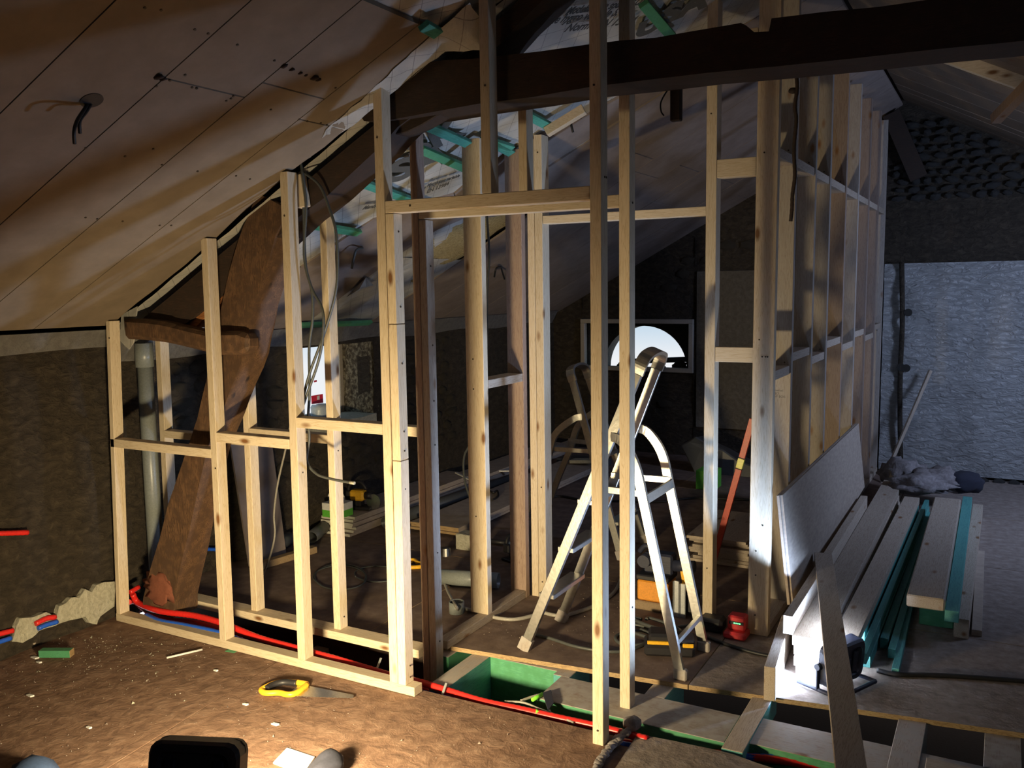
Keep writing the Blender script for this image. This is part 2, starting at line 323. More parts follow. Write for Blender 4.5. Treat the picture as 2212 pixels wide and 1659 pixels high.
# ---- joists and trimmers under the opening (pieces of the floor)
def joist(x0, x1, y0, y1, z0=-0.24, z1=-0.022, side=GREEN, top=DUSTY[0]):
    bm = B(); box(bm, x0, x1, y0, y1, z0, z1, 0.002); o = obj('joist', bm, [side, top], FB)
    for p in o.data.polygons:
        if p.normal.z > 0.5: p.material_index = 1
    return o
joist(-2.14, -2.05, 3.06, 3.60, side=TEAL, top=DUSTY[1])
joist(-2.30, -2.22, 3.34, 3.62)
joist(-2.05, -1.66, 3.44, 3.50, z1=-0.024)
joist(-1.66, -0.86, 3.16, 3.40); joist(-0.82, 0.5, 3.20, 3.42)
joist(-1.70, -1.62, 3.40, 3.62, side=TEAL, top=DUSTY[1]); joist(-1.27, -1.18, 3.401, 3.66, side=TEAL, top=DUSTY[1])
joist(-0.855, -0.775, 3.10, 3.66, z0=-0.11, z1=-0.012, side=TEAL, top=GREYW[1])
joist(-0.30, -0.20, 3.24, 3.72, z1=-0.015, side=DPVC, top=DUSTY[1])
joist(-0.18, 0.4, 3.20, 3.36, z1=-0.005, side=DPVC, top=GREYW[0])
joist(0.0, 0.12, 3.4, 3.8, side=TEAL, top=DUSTY[1])
bm = B(); box(bm, -4.15, -2.3, 3.31, 3.36, -0.24, -0.023, 0.002); obj('joist', bm, OAK, FB)
for x in (-3.6, -3.0, -2.48):
    bm = B(); box(bm, x, x+0.08, 3.00, 3.31, -0.2, -0.10, 0.002); obj('joist', bm, DUSTY[1], FB)
bm = B(); box(bm, -4.15, 0.9, 2.93, 2.95, -0.27, -0.03); obj('trimmer', bm, OAK, FL)
# ---- left wall
def gridwall_x(x, y0, y1, z0, z1, amp, seed, depth=0.12, ny=40, nz_=16, holes=()):
    bm = B(); vs = {}
    for i in range(ny+1):
        for j in range(nz_+1):
            y = y0+(y1-y0)*i/ny; z = z0+(z1-z0)*j/nz_
            vs[i, j] = bm.verts.new((x+amp*noise.noise(Vector((seed, y*3.3, z*4.2)))+amp*0.5*noise.noise(Vector((seed, y*9, z*11))), y, z))
    for i in range(ny):
        for j in range(nz_): bm.faces.new((vs[i, j], vs[i+1, j], vs[i+1, j+1], vs[i, j+1])).smooth = True
    bx0 = x-depth; box(bm, bx0, x-amp*1.6, y0, y1, z0, z1); return bm
WL = struct('wall_left', gridwall_x(-4.045, -1.5, 3.0, -0.1, 1.52, 0.02, 1, 0.15, 60, 24), EARTH)
for (y0, y1, z0, z1, nn) in ((3.0, 4.50, -0.1, 1.52, 30), (4.50, 5.375, -0.1, 0.75, 12), (4.50, 5.375, 1.31, 1.52, 12), (5.375, 8.6, -0.1, 1.52, 40)):
    obj('wall_section', gridwall_x(-4.2, y0, y1, z0, z1, 0.02, 3, 0.15, nn, max(4, int((z1-z0)*14))), EARTH, WL)
# window reveal, sill
bm = B(); box(bm, -4.62, -4.21, 5.375, 5.45, 0.70, 1.34); rough_up(bm, 0.012, 14, 3, 2, (0, 1, 0)); obj('reveal', bm, REVM, WL)
bm = B(); box(bm, -4.62, -4.21, 4.43, 4.50, 0.70, 1.34); obj('reveal', bm, EARTH, WL)
bm = B(); box(bm, -4.62, -4.19, 4.48, 5.39, 0.68, 0.755); rough_up(bm, 0.012, 20, 4, 4, (0, 0, 1)); obj('sill', bm, LIME, WL)
bm = B(); box(bm, -4.62, -4.21, 4.48, 5.39, 1.31, 1.36); obj('lintel', bm, EARTH, WL)
# stones standing proud of the render
def stone_mesh(seed):
    bm = B(); bmesh.ops.create_icosphere(bm, subdivisions=1, radius=0.5)
    for v in bm.verts: v.co *= 1+0.28*noise.noise(v.co*3+Vector((seed, 0, 0)))
    me = bpy.data.meshes.new('stone'); bm.to_mesh(me); bm.free(); me.materials.append(STONEM if seed < 5 else DSTONE); return me
SM = [stone_mesh(i) for i in range(10)]
def stones_x(parent, x, y0, y1, z0, z1, n, skip=None):
    pl = 0
    rowh = 0.105; z = z0; k = 0
    while z < z1 and k < n:
        y = y0+random.random()*0.1
        while y < y1 and k < n:
            L = random.uniform(0.10, 0.22)
            if not (skip and skip(y+L/2, z)):
                mt = Matrix.Translation((x, y+L/2, z+random.uniform(-.012, .012))) @ Matrix.Rotation(random.uniform(-.15, .15), 4, 'X') @ Matrix.Diagonal((0.075, L*0.92, rowh*0.85, 1))
                inst(random.choice(SM[:5]), 'stone', parent, mt); k += 1
            y += L+0.02
        z += rowh
stones_x(WL, -4.205, 3.45, 6.4, 0.42, 1.40, 130, lambda y, z: 4.4 < y < 5.5 and z > 0.68)
# strip of membrane where wall meets roof
bm = B()
ys = [-1.5+i*0.15 for i in range(31)]
top = [bm.verts.new((-3.955, y, zl(-3.955)-0.02)) for y in ys]; bot = [bm.verts.new((-4.015+0.006*math.sin(y*9), y, 1.425+0.006*math.sin(y*5))) for y in ys]
for i in range(len(ys)-1): bm.faces.new((top[i], top[i+1], bot[i+1], bot[i]))
bmesh.ops.solidify(bm, geom=bm.faces[:], thickness=0.004); obj('membrane_strip', bm, MEMP, WL)
bm = B(); ys = [3.0+i*0.2 for i in range(28)]
top = [bm.verts.new((-4.10, y, zl(-4.10)-0.01)) for y in ys]; bot = [bm.verts.new((-4.172, y, 1.335+0.012*math.sin(y*5))) for y in ys]
for i in range(len(ys)-1): bm.faces.new((top[i], top[i+1], bot[i+1], bot[i]))
bmesh.ops.solidify(bm, geom=bm.faces[:], thickness=0.004); obj('membrane_strip', bm, MEMP, WL)
# hanging tab of membrane beside the first stud
p = [W(a, b_, Y=3.0) for a, b_ in ((262, 680), (296, 662), (288, 740), (278, 755), (258, 735))]
bm = B(); hexa(bm, p, [q+Vector((0, 0.006, 0)) for q in p]); obj('membrane_tab', bm, MEMB, WL)
# lime patch low on the wall
out = [(245, 1255), (222, 1258), (205, 1262), (195, 1278), (180, 1272), (168, 1290), (150, 1290), (138, 1302), (125, 1308), (120, 1330), (95, 1322), (70, 1332), (40, 1335), (30, 1352), (24, 1384), (45, 1388), (66, 1378), (82, 1362), (110, 1352), (125, 1345), (150, 1340), (180, 1332), (190, 1345), (205, 1348), (215, 1330), (245, 1308)]
pp = [W(a, b_, X=-4.03) for a, b_ in out]; bm = B(); poly_x(bm, [(q.y, q.z) for q in pp], -4.06, -4.018); bmesh.ops.triangulate(bm, faces=bm.faces[:]); rough_up(bm, 0.006, 25, 1, 3); obj('lime_patch', bm, LIME, WL)
# ---- gable wall at the back
GY = 8.5
def gridwall_y(x0, x1, z0, z1, amp, seed, mat, parent, name, y=GY, nx=30, nz_=24, ztop=None, dep=0.15):
    bm = B(); vs = {}
    for i in range(nx+1):
        x = x0+(x1-x0)*i/nx; zt = ztop(x) if ztop else z1
        for j in range(nz_+1):
            z = z0+(zt-z0)*j/nz_
            vs[i, j] = bm.verts.new((x, y-amp*noise.noise(Vector((x*3.3, seed, z*4.2)))-amp*0.5*noise.noise(Vector((x*10, seed, z*13))), z))
    for i in range(nx):
        for j in range(nz_): bm.faces.new((vs[i, j], vs[i+1, j], vs[i+1, j+1], vs[i, j+1])).smooth = True
    a = [bm.verts.new((x, y+dep, z)) for x, z in ((x0, z0), (x1, z0), (x1, (ztop(x1) if ztop else z1)), (x0, (ztop(x0) if ztop else z1)))]; bm.faces.new(a)
    for pr in (((0, 0), (nx, 0), a[1], a[0]), ((0, nz_), (nx, nz_), a[2], a[3]), ((0, 0), (0, nz_), a[3], a[0]), ((nx, 0), (nx, nz_), a[2], a[1])):
        try: bm.faces.new((vs[pr[0]], vs[pr[1]], pr[2], pr[3]))
        except Exception: pass
    return struct(name, bm, mat, parent) if parent is None else obj(name, bm, mat, parent)
WX0, WX1, WZ0, WZ1 = -3.87, -2.66, 0.835, 1.365
WB = gridwall_y(-4.4, WX0, -0.1, 0, 0.02, 5, EARTH, None, 'wall_back', ztop=lambda x: zl(x)+0.15, nx=10)
gridwall_y(WX0, WX1, -0.1, WZ0, 0.02, 5, EARTH, WB, 'wall_section', nx=16, nz_=10)
gridwall_y(WX0, WX1, WZ1, 0, 0.02, 5, EARTH, WB, 'wall_section', ztop=lambda x: zl(x)+0.15, nx=16, nz_=12)
gridwall_y(WX1, 1.4, -0.1, 0, 0.02, 5, EARTH, WB, 'wall_section', ztop=lambda x: min(zl(x), zr(x))+0.15, nx=50, nz_=30)
# lighter band and white render on the right, cement on the left
gridwall_y(-0.93, 1.4, 0.03, 1.86, 0.055, 9, PLAST, WB, 'white_render', y=GY-0.06, nx=50, nz_=40, dep=0.05)
gridwall_y(-2.63, -1.1, 0.3, 1.83, 0.01, 10, CEMENT, WB, 'cement_patch', y=GY-0.02, nx=12, nz_=12, dep=0.03)
for k in range(20):
    inst(random.choice(SM[5:]), 'stone', WB, Matrix.Translation((-0.9+k*0.115, GY-0.08, 0.0)) @ Matrix.Diagonal((0.11, 0.08, 0.085, 1)))
k = 0; z = 2.42
while z < 3.1:
    x = -0.92+random.random()*0.06
    while x < 1.3 and k < 190:
        L = random.uniform(0.07, 0.15)
        if z < min(zl(x), zr(x+L)) - 0.02:
            inst(random.choice(SM[5:]), 'stone', WB, Matrix.Translation((x+L/2, GY-0.035, z)) @ Matrix.Rotation(random.uniform(-.35, .35), 4, 'Y') @ Matrix.Diagonal((L*0.95, 0.05, random.uniform(.045, .07), 1))); k += 1
        x += L+0.01
    z += 0.068
k = 0; z = 0.25
while z < 2.3:
    x = -4.15+random.random()*0.1
    while x < -1.4 and k < 100:
        L = random.uniform(0.12, 0.24)
        if z < zl(x)-0.15 and random.random() < 0.42 and not (WX0-0.15 < x+L/2 < WX1+0.15 and WZ0-.12 < z < WZ1+.12) and not (x > -2.75 and z < 1.9):
            inst(random.choice(SM[:5]), 'stone', WB, Matrix.Translation((x+L/2, GY-0.004, z)) @ Matrix.Diagonal((L, 0.05, 0.10, 1))); k += 1
        x += L+0.03
    z += 0.13
# ledge and sloping prop seen above the right render
bm = B(); bar(bm, W(1985, 385, Y=8.42), W(1925, 245, Y=8.42), 0.14, 0.05, (0, 1, 0)); obj('rafter_end', bm, OAK, WB)
# chased cable line with two sockets
bm = B(); pts = [W(a, b_, Y=8.395) for a, b_ in ((1948, 566), (1949, 700), (1945, 800), (1944, 900), (1946, 1000))]
tube(bm, smooth_path(pts, 5), 0.022, 6); o = obj('cable_groove', bm, EARTH, WB)
# ---- windows
WF = bpy.data.objects.new('window_1', None); COL.objects.link(WF); WF['kind'] = 'structure'; WF.location = (WX0, GY, WZ0)
t_ = 0.045
for a in ((WX0, WX1, WZ0, WZ0+t_), (WX0, WX1, WZ1-t_, WZ1), (WX0, WX0+t_, WZ0+t_, WZ1-t_), (WX1-t_, WX1, WZ0+t_, WZ1-t_)):
    bm = B(); box(bm, a[0], a[1], GY-0.045, GY+0.03, a[2], a[3], 0.004); obj('frame_bar', bm, WFRAME, WF)
bm = B(); box(bm, WX0+t_, WX1-t_, GY-0.006, GY-0.001, WZ0+t_, WZ1-t_); obj('pane', bm, GLASS, WF)
# outer wall leaf with its round-headed opening behind the frame
cx, rad, zb = (W(1304, 780, Y=8.9).x+W(1484, 780, Y=8.9).x)/2, (W(1484, 780, Y=8.9).x-W(1304, 780, Y=8.9).x)/2, W(1395, 797, Y=8.9).z
zt = W(1395, 704, Y=8.9).z
prof = [(cx+rad*math.cos(math.pi*i/24), zb+(zt-zb)*math.sin(math.pi*i/24)) for i in range(25)]
bm = B(); X0, X1, Z0, Z1 = WX0-0.3, WX1+0.3, WZ0-0.25, WZ1+0.3
outer = [(X1, zb)] + [(X1, Z1)]*0
for i in range(24):
    (xa, za), (xb, zb_) = prof[i], prof[i+1]
    def outp(i): 
        a = math.pi*i/24; return (cx+(X1-cx)*max(-1, min(1, math.cos(a)*1.42)) if math.cos(a) > 0 else cx+(cx-X0)*max(-1, math.cos(a)*1.42), zb+(Z1-zb)*min(1, math.sin(a)*1.42))
    p0, p1 = outp(i), outp(i+1)
    poly_y(bm, [(xa, za), p0, p1, (xb, zb_)], 8.9, 9.1)
box(bm, X0, X1, 8.9, 9.1, Z0, zb); obj('arch_stonework', bm, DSTONE, WB)
bm = B(); box(bm, WX0-0.1, WX0, GY+0.03, 8.9, WZ0-.2, WZ1+.2); box(bm, WX1, WX1+0.1, GY+0.03, 8.9, WZ0-.2, WZ1+.2); box(bm, WX0-.1, WX1+.1, GY+0.03, 8.9, WZ1, WZ1+0.1); box(bm, WX0-.1, WX1+.1, GY+.15, 8.9, WZ0-.12, WZ0-0.005); obj('window_recess', bm, EARTH, WB)
bm = B(); q0 = [W(a, b_, Y=8.72) for a, b_ in ((1368, 775), (1482, 771), (1488, 782), (1368, 786))]; hexa(bm, q0, [k+Vector((0, .04, 0)) for k in q0]); obj('outer_sill_bar', bm, DPVC, WF)
for a_, w_, h_ in ((1310, 16, 10), (1340, 20, 14), (1425, 30, 8), (1468, 34, 18)):
    bm = B(); q = W(a_, 796, Y=8.62); blob(bm, q+Vector((0, 0, h_*.002)), (w_*.0022, .03, h_*.0028), a_, 2, .6); obj('sill_rubble', bm, DSTONE, WF)
W2 = bpy.data.objects.new('window_2', None); COL.objects.link(W2); W2['kind'] = 'structure'; W2.location = (-4.5, 4.75, 0.755)
for a in ((4.50, 4.54, 0.755, 1.31), (5.335, 5.375, 0.755, 1.31), (4.54, 5.335, 0.755, 0.785), (4.54, 5.335, 1.285, 1.31)):
    bm = B(); box(bm, -4.53, -4.49, a[0], a[1], a[2], a[3], 0.003); obj('frame_bar', bm, WFRAME, W2)
bm = B(); box(bm, -4.515, -4.51, 4.54, 5.335, 0.785, 1.285); obj('pane', bm, GLASS, W2)
q0 = [W(a, b_, X=-4.505) for a, b_ in ((672, 855), (697, 851), (698, 870), (673, 873))]
bm = B(); hexa(bm, q0, [q+Vector((0.002, 0, 0)) for q in q0]); lab = obj('red_sticker', bm, plain('sticker_red', (0.80, 0.03, 0.07), 0.5, bs=0), W2, label='red rectangular sticker on the pane')
q0 = [W(a, b_, X=-4.505) for a, b_ in ((678, 822), (684, 821), (684, 825), (678, 826))]
bm = B(); hexa(bm, q0, [q+Vector((0.002, 0, 0)) for q in q0]); obj('red_tab', bm, plain('sticker_red2', (0.80, 0.03, 0.07), 0.5, bs=0), W2)
q0 = [W(a, b_, X=-4.502) for a, b_ in ((685, 855), (690, 854), (690, 863), (685, 864))]
bm = B(); hexa(bm, q0, [q+Vector((0.002, 0, 0)) for q in q0]); obj('barcode', bm, WHT, lab)
# glass jar / bag on sill
jp = W(694, 893, X=-4.42)
bm = B(); box(bm, -4.47, -4.37, jp.y-0.08, jp.y+0.06, 0.757, 0.86, 0.02); rough_up(bm, 0.006, 20, 2, 1)
tag(smooth(obj('plastic_bag', bm, plain('clear_plastic_bag', (0.55, 0.62, 0.7), 0.3, bs=0))), 'crumpled pale plastic bag on the window sill under the red sticker', 'bag')

# ---- roof: left slope
CE = struct('ceiling', (lambda bm: (hexa(bm, [(-4.3, -1.5, zl(-4.3)+.06), (-0.79, -1.5, zl(-.79)+.06), (-0.79, 8.6, zl(-.79)+.06), (-4.3, 8.6, zl(-4.3)+.06)], [(-4.3, -1.5, zl(-4.3)+.1), (-0.79, -1.5, zl(-.79)+.1), (-0.79, 8.6, zl(-.79)+.1), (-4.3, 8.6, zl(-4.3)+.1)]), bm)[1])(B()), OAK)
def slab(poly, mat, name, parent, off=0.0, th=0.015, jag=None):
    lo = [(x, y, zl(x)-off) for x, y in poly]; hi = [(x, y, zl(x)-off+th) for x, y in poly]
    bm = B(); hexa(bm, lo, hi); return obj(name, bm, mat, parent)
strips = [2.98, 2.655, 2.33, 1.985, 1.63, 1.27, 0.9, 0.53, 0.15, -0.23, -0.62, -1.0, -1.4]
joint = [-2.42, -2.30, -2.38, -1.98, -2.9, -2.2, -3.0, -2.4, -2.9, -2.2, -2.7, -2.4]
def sy(y0, x): return y0+0.10*(x+2.75) if y0 < 2.9 else y0-0.03+0.02*math.sin(x*7)
for k in range(len(strips)-1):
    hi_, lo_ = strips[k], strips[k+1]; g = 0.0025
    for (xa, xb) in ((-3.955, joint[k]-.003), (joint[k]+.003, -1.885)):
        n = 14 if k == 0 else 1
        upper = [(xb+(xa-xb)*i/n, sy(hi_, xb+(xa-xb)*i/n)-g+(random.uniform(-.012, .012) if k == 0 else 0)) for i in range(n+1)]
        slab([(xa, sy(lo_, xa)+g), (xb, sy(lo_, xb)+g)]+upper, CEIL, 'ceiling_board', CE)
# screw heads on the near boards
for (a, b_) in ((400, 162), (367, 174), (338, 186), (415, 189), (504, 208), (499, 213), (425, 191), (489, 218), (331, 322), (350, 356), (425, 190), (185, 320), (270, 338), (265, 478), (185, 470), (210, 473), (510, 380), (540, 387), (427, 370), (585, 237), (345, 487), (370, 487), (450, 73), (421, 64), (313, 17), (348, 22), (593, 131), (646, 258), (664, 262), (693, 266), (706, 270), (725, 190), (513, 97)):
    q = C(a, b_, 0.0015); bm = B(); bmesh.ops.create_cone(bm, cap_ends=True, segments=8, radius1=0.0045, radius2=0.0045, depth=0.003, matrix=Matrix.Translation(q) @ Matrix.Rotation(-math.atan(SL), 4, 'Y')); obj('screw', bm, SCREWM, CE)
# broken bits along two joints
for (a, b_, s) in ((340, 165, 1.4), (350, 170, 1), (612, 143, 1.1), (630, 150, .8), (648, 158, .7), (678, 168, 1.3), (686, 172, 0.9), (660, 163, .6)):
    q = C(a, b_, 0.001); bm = B(); blob(bm, q, (0.02*s, 0.007*s, 0.008*s), a, 1, 0.6); obj('broken_gap', bm, OAK, CE)
# hole with two wires in the near board
q = C(198, 217, 0.001); bm = B(); bmesh.ops.create_cone(bm, cap_ends=True, segments=24, radius1=0.036, radius2=0.036, depth=0.003, matrix=Matrix.Translation(q) @ Matrix.Rotation(-math.atan(SL), 4, 'Y')); obj('cable_hole', bm, BLACK, CE)
t1 = thing('ceiling_wires', 'two stub wires hanging from the round hole in the near ceiling boards', 'wires', q)
for pth in (((190, 225, 0.0), (180, 240, .05), (166, 262, .12), (160, 285, .17), (161, 310, .2)), ((196, 225, 0.0), (185, 243, .05), (172, 262, .10), (173, 288, .14))):
    bm = B(); tube(bm, smooth_path([C(a, b_, f*0.7) for a, b_, f in pth]), 0.006, 6); obj('wire', bm, BCABLE, t1)
# membrane sheets
def membrane(poly_fn, x0, x1, y0f, y1f, nx, ny, off, name, amp=0.012, seed=0):
    bm = B(); vs = {}
    for i in range(nx+1):
        x = x0+(x1-x0)*i/nx
        for j in range(ny+1):
            y = y0f(x)+(y1f(x)-y0f(x))*j/ny
            k = noise.noise(Vector((x*4+seed, y*4, 0)))+0.5*noise.noise(Vector((x*10+seed, y*9, 3)))
            vs[i, j] = bm.verts.new((x, y, zl(x)-off+amp*k))
    for i in range(nx):
        for j in range(ny): bm.faces.new((vs[i, j], vs[i+1, j], vs[i+1, j+1], vs[i, j+1])).smooth = True
    return obj(name, bm, MEMB, CE)
membrane(None, -4.15, -0.82, lambda x: 3.0, lambda x: 4.75, 60, 34, -0.012, 'membrane', 0.010)
membrane(None, -1.95, -0.82, lambda x: -1.0, lambda x: 3.02+0.12*noise.noise(Vector((x*6, 0, 0))), 24, 60, -0.017, 'membrane', 0.016, 5)
# torn flap of membrane in front of the rafter
bm = B(); n = 12
fa = [(705, 280), (760, 232), (800, 200), (850, 150), (905, 100), (950, 60), (985, 35), (1015, 5)]; fb = [(668, 340), (720, 300), (775, 262), (830, 215), (890, 165), (960, 112), (1040, 108), (1046, 60)]
va = [bm.verts.new(C(a, b_, 0.005)) for a, b_ in fa]; vb = [bm.verts.new(W(a, b_, Y=2.965)) for a, b_ in fb]
for i in range(len(fa)-1): bm.faces.new((va[i], va[i+1], vb[i+1], vb[i])).smooth = True
bmesh.ops.subdivide_edges(bm, edges=bm.edges[:], cuts=3, use_grid_fill=True)
for v in bm.verts: v.co += noise.noise_vector(v.co*14)*0.008
obj('membrane_flap', bm, MEMB, CE)
# far boards beyond the membrane (edge runs with the roof slope)
edge1 = [(-4.14, 3.62), (-3.69, 3.70), (-3.27, 3.79), (-2.96, 3.83), (-2.69, 4.21), (-2.3, 4.16), (-1.97, 4.42), (-1.5, 4.6), (-0.83, 4.75)]
def e1(x):
    for (xa, ya), (xb, yb) in zip(edge1, edge1[1:]):
        if xa <= x <= xb: return ya+(yb-ya)*(x-xa)/(xb-xa)
    return edge1[0][1] if x < edge1[0][0] else edge1[-1][1]
def e2(x): return 4.52+0.05*(x+3)
cut = -3.10
slab([(-4.14, 4.5), (-3.62, 4.48), (-3.3, 4.46), (-3.0, 4.50), (-2.86, 4.62)]+[(x, e1(x)) for x in (-2.69, -2.96, -3.27, -3.69, -4.14)], CEILF, 'ceiling_board', CE, 0.0)
slab([(-2.855, 4.62), (-0.83, 4.9), (-0.83, 4.75), (-1.5, 4.6), (-1.97, 4.42), (-2.3, 4.16), (-2.685, 4.21)], CEILF, 'ceiling_board', CE, 0.0)
yy = [5.24, 5.72, 6.2, 6.68, 7.16, 7.64, 8.12, 8.5]
for a, b_ in zip(yy, yy[1:]):
    xj = random.uniform(-3, -1.8)
    slab([(-4.16, a), (xj-.003, a+.03), (xj-.003, b_+.025), (-4.16, b_-.005)], CEILF, 'ceiling_board', CE)
    slab([(xj+.003, a+.03), (-0.83, a+.05), (-0.83, min(8.5, b_+.045)), (xj+.003, b_+.025)], CEILF, 'ceiling_board', CE)
slab([(-2.9, 4.66), (-0.83, 4.905), (-0.83, 5.285), (-2.7, 5.26)], CEILF, 'ceiling_board', CE)
# mineral wool showing in the gap
ins = [(-3.42, 4.72), (-3.1, 4.55), (-2.86, 4.60), (-2.72, 5.2), (-3.1, 5.2), (-3.45, 5.2), (-3.62, 5.0)]
bm = B()
lo = [(x, y, zl(x)+0.01) for x, y in ins]; hi = [(x, y, zl(x)+0.055) for x, y in ins]; hexa(bm, lo, hi)
bmesh.ops.triangulate(bm, faces=bm.faces[:]); bmesh.ops.subdivide_edges(bm, edges=bm.edges[:], cuts=5, use_grid_fill=True)
for v in bm.verts: v.co += noise.noise_vector(v.co*12)*0.022
o = obj('mineral_wool', bm, INSUL, CE); o['kind'] = 'stuff'
# loose membrane corner
p = [C(a, b_, f) for a, b_, f in ((790, 600, .01), (806, 617, .04), (776, 625, .14), (748, 642, .03))]
bm = B(); hexa(bm, p, [q+Vector((0, .004, .004)) for q in p]); obj('membrane_corner', bm, MEMB, CE)
# sheet behind between the boards (dark membrane below wool)
membrane(None, -4.16, -3.3, lambda x: 4.45, lambda x: 5.28, 16, 12, -0.008, 'membrane', 0.012, 8)
# green battens on the membrane
def batten(pa, pb, mat=GREEN, off=0.03, wdt=0.045, th=0.022, name='batten'):
    a, b_ = C(*pa, off), C(*pb, off); bm = B(); bar(bm, a, b_, wdt, th, (-SL, 0, 1)); return obj(name, bm, mat, CE)
TEALG = timber('teal_green_batten', 1, (0.07, 0.34, 0.26), (0.04, 0.24, 0.19), knots=False)
for pa, pb, mt in (((900, 262), (1010, 310), TEALG), ((908, 322), (1025, 372), GREEN), ((772, 392), (935, 450), TEALG), ((636, 480), (775, 503), GREEN), ((565, 574), (640, 588), GREEN), ((640, 703), (800, 697), GREEN), ((1040, 300), (1104, 320), TEALG), ((1135, 246), (1185, 272), TEALG), ((1390, 8), (1452, 80), GREEN), ((1063, 308), (1104, 330), TEALG), ((915, 55), (945, 72), TEALG)):
    batten(pa, pb, mt)
batten((1262, 236), (1180, 286), PINE[0], 0.07, 0.045, 0.045); batten((735, 437), (672, 477), PINE[0], 0.07, 0.05, 0.03); batten((722, 425), (660, 468), GREEN, 0.045, 0.05, 0.02)
# stub wires from the far boards
for pth, mt in ((((783, 536), (770, 540), (764, 560), (760, 580)), CABLE), (((1082, 577), (1072, 580), (1068, 598)), BCABLE), (((1082, 577), (1086, 590), (1090, 603)), BCABLE), (((1233, 256), (1234, 270), (1238, 286)), BCABLE)):
    bm = B(); tube(bm, smooth_path([C(a, b_, 0.01+0.04*i) for i, (a, b_) in enumerate(pth)]), 0.007, 6); tag(obj('stub_wire', bm, mt), {(783, 760): 'short grey cable stub poking out of the far ceiling boards, left', (1082, 1068): 'left strand of the thin split wire hanging from the far ceiling boards', (1082, 1090): 'right strand of the thin split wire hanging from the far ceiling boards', (1233, 1238): 'short wire end hanging under the beam beside the pine batten'}[pth[0][0], pth[-1][0]], 'wire')
# print on the membrane
def ceil_text(s, pa, pb, h, off=0.022, shear=0.0, mat=INK):
    a, b_ = C(*pa, off), C(*pb, off); x = (b_-a).normalized(); n = Vector((SL, 0, -1)).normalized(); y = n.cross(x)
    cu = bpy.data.curves.new('print', 'FONT'); cu.body = s; cu.size = h; cu.shear = shear; cu.extrude = 0.0006; cu.offset = 0.012 if h > 0.1 else 0.0012
    o = bpy.data.objects.new('print', cu); COL.objects.link(o)
    dg = bpy.context.evaluated_depsgraph_get(); dg.update(); me = bpy.data.meshes.new_from_object(o.evaluated_get(dg)); COL.objects.unlink(o); bpy.data.objects.remove(o)
    L = max(v.co.x for v in me.vertices); k = (b_-a).length/L
    mt = Matrix((x, y, n)).transposed().to_4x4(); mt.translation = a
    me.transform(mt @ Matrix.Diagonal((k, 1, 1, 1))); me.materials.clear(); me.materials.append(mat)
    po = bpy.data.objects.new('printed_text', me); COL.objects.link(po); po.parent = CE; return po
ceil_text('Modulante en sous SEKO', (1220, 32), (1381, 10), 0.065, shear=0.25)
ceil_text('Membrane hygro variable S, c', (1118, 60), (1345, 32), 0.07, shear=0.25)
ceil_text('Norme EN 13984', (1217, 69), (1368, 50), 0.07, shear=0.25)
ceil_text('SA', (842, 396), (975, 345), 0.30); ceil_text('SK', (890, 345), (1010, 285), 0.30)
ceil_text('U', (1372, 82), (1425, 60), 0.16); ceil_text('SA', (1425, 55), (1530, 10), 0.20)
ceil_text('EN 13984', (921, 418), (970, 399), 0.06, shear=0.25); ceil_text('Membrane variable', (921, 404), (992, 382), 0.05, shear=0.25)
ceil_text('Membrane', (782, 453), (826, 446), 0.055, shear=0.25); ceil_text('Membrane', (886, 416), (918, 408), 0.05, shear=0.2)
ceil_text('UK', (569, 600), (606, 585), 0.12)

# ---- roof: right slope, soffit of thin planks running down the slope
CR_ = bpy.data.objects.new('ceiling_right', None); COL.objects.link(CR_); CR_['kind'] = 'structure'; CR_.location = (0, 3, 2.8)
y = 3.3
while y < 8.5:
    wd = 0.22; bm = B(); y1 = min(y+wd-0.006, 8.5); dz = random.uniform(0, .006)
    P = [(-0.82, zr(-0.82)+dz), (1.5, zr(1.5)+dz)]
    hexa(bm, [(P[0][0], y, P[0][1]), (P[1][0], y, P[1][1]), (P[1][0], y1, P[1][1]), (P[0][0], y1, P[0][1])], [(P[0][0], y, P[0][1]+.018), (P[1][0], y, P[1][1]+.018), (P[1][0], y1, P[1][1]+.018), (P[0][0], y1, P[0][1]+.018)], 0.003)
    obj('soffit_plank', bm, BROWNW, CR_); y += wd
bm = B(); bar(bm, (-0.35, 5.7, zr(-0.35)-0.035), (1.45, 5.64, zr(1.45)-0.035), 0.05, 0.07, (0.52, 0, 1)); obj('rafter', bm, PINE[0], CR_)
bm = B(); bar(bm, W(2150, 258, Y=5.3), W(2240, 165, Y=5.0), 0.05, 0.05, (0, 0, 1)); obj('brace', bm, REDW, CR_)
bm = B(); hexa(bm, [(-0.8, -1.5, zr(-.8)), (1.6, -1.5, zr(1.6)), (1.6, 8.65, zr(1.6)), (-0.8, 8.65, zr(-.8))], [(-0.8, -1.5, zr(-.8)+.1), (1.6, -1.5, zr(1.6)+.1), (1.6, 8.65, zr(1.6)+.1), (-0.8, 8.65, zr(-.8)+.1)])
for v in bm.verts: v.co.z += 0.03
obj('roof_deck', bm, OAK, CR_)
# unseen side and rear walls that close the room
bm = B(); box(bm, 1.7, 1.8, -1.6, 8.6, -0.3, 2.2); struct('wall_right', bm, EARTH)
bm = B(); box(bm, -4.2, 1.7, -1.62, -1.52, -0.3, 3.3); struct('wall_front', bm, EARTH)
bm = B(); box(bm, 0.9, 1.7, -1.5, 8.6, -0.06, -0.02); obj('floor_side', bm, FLOORM, FL)

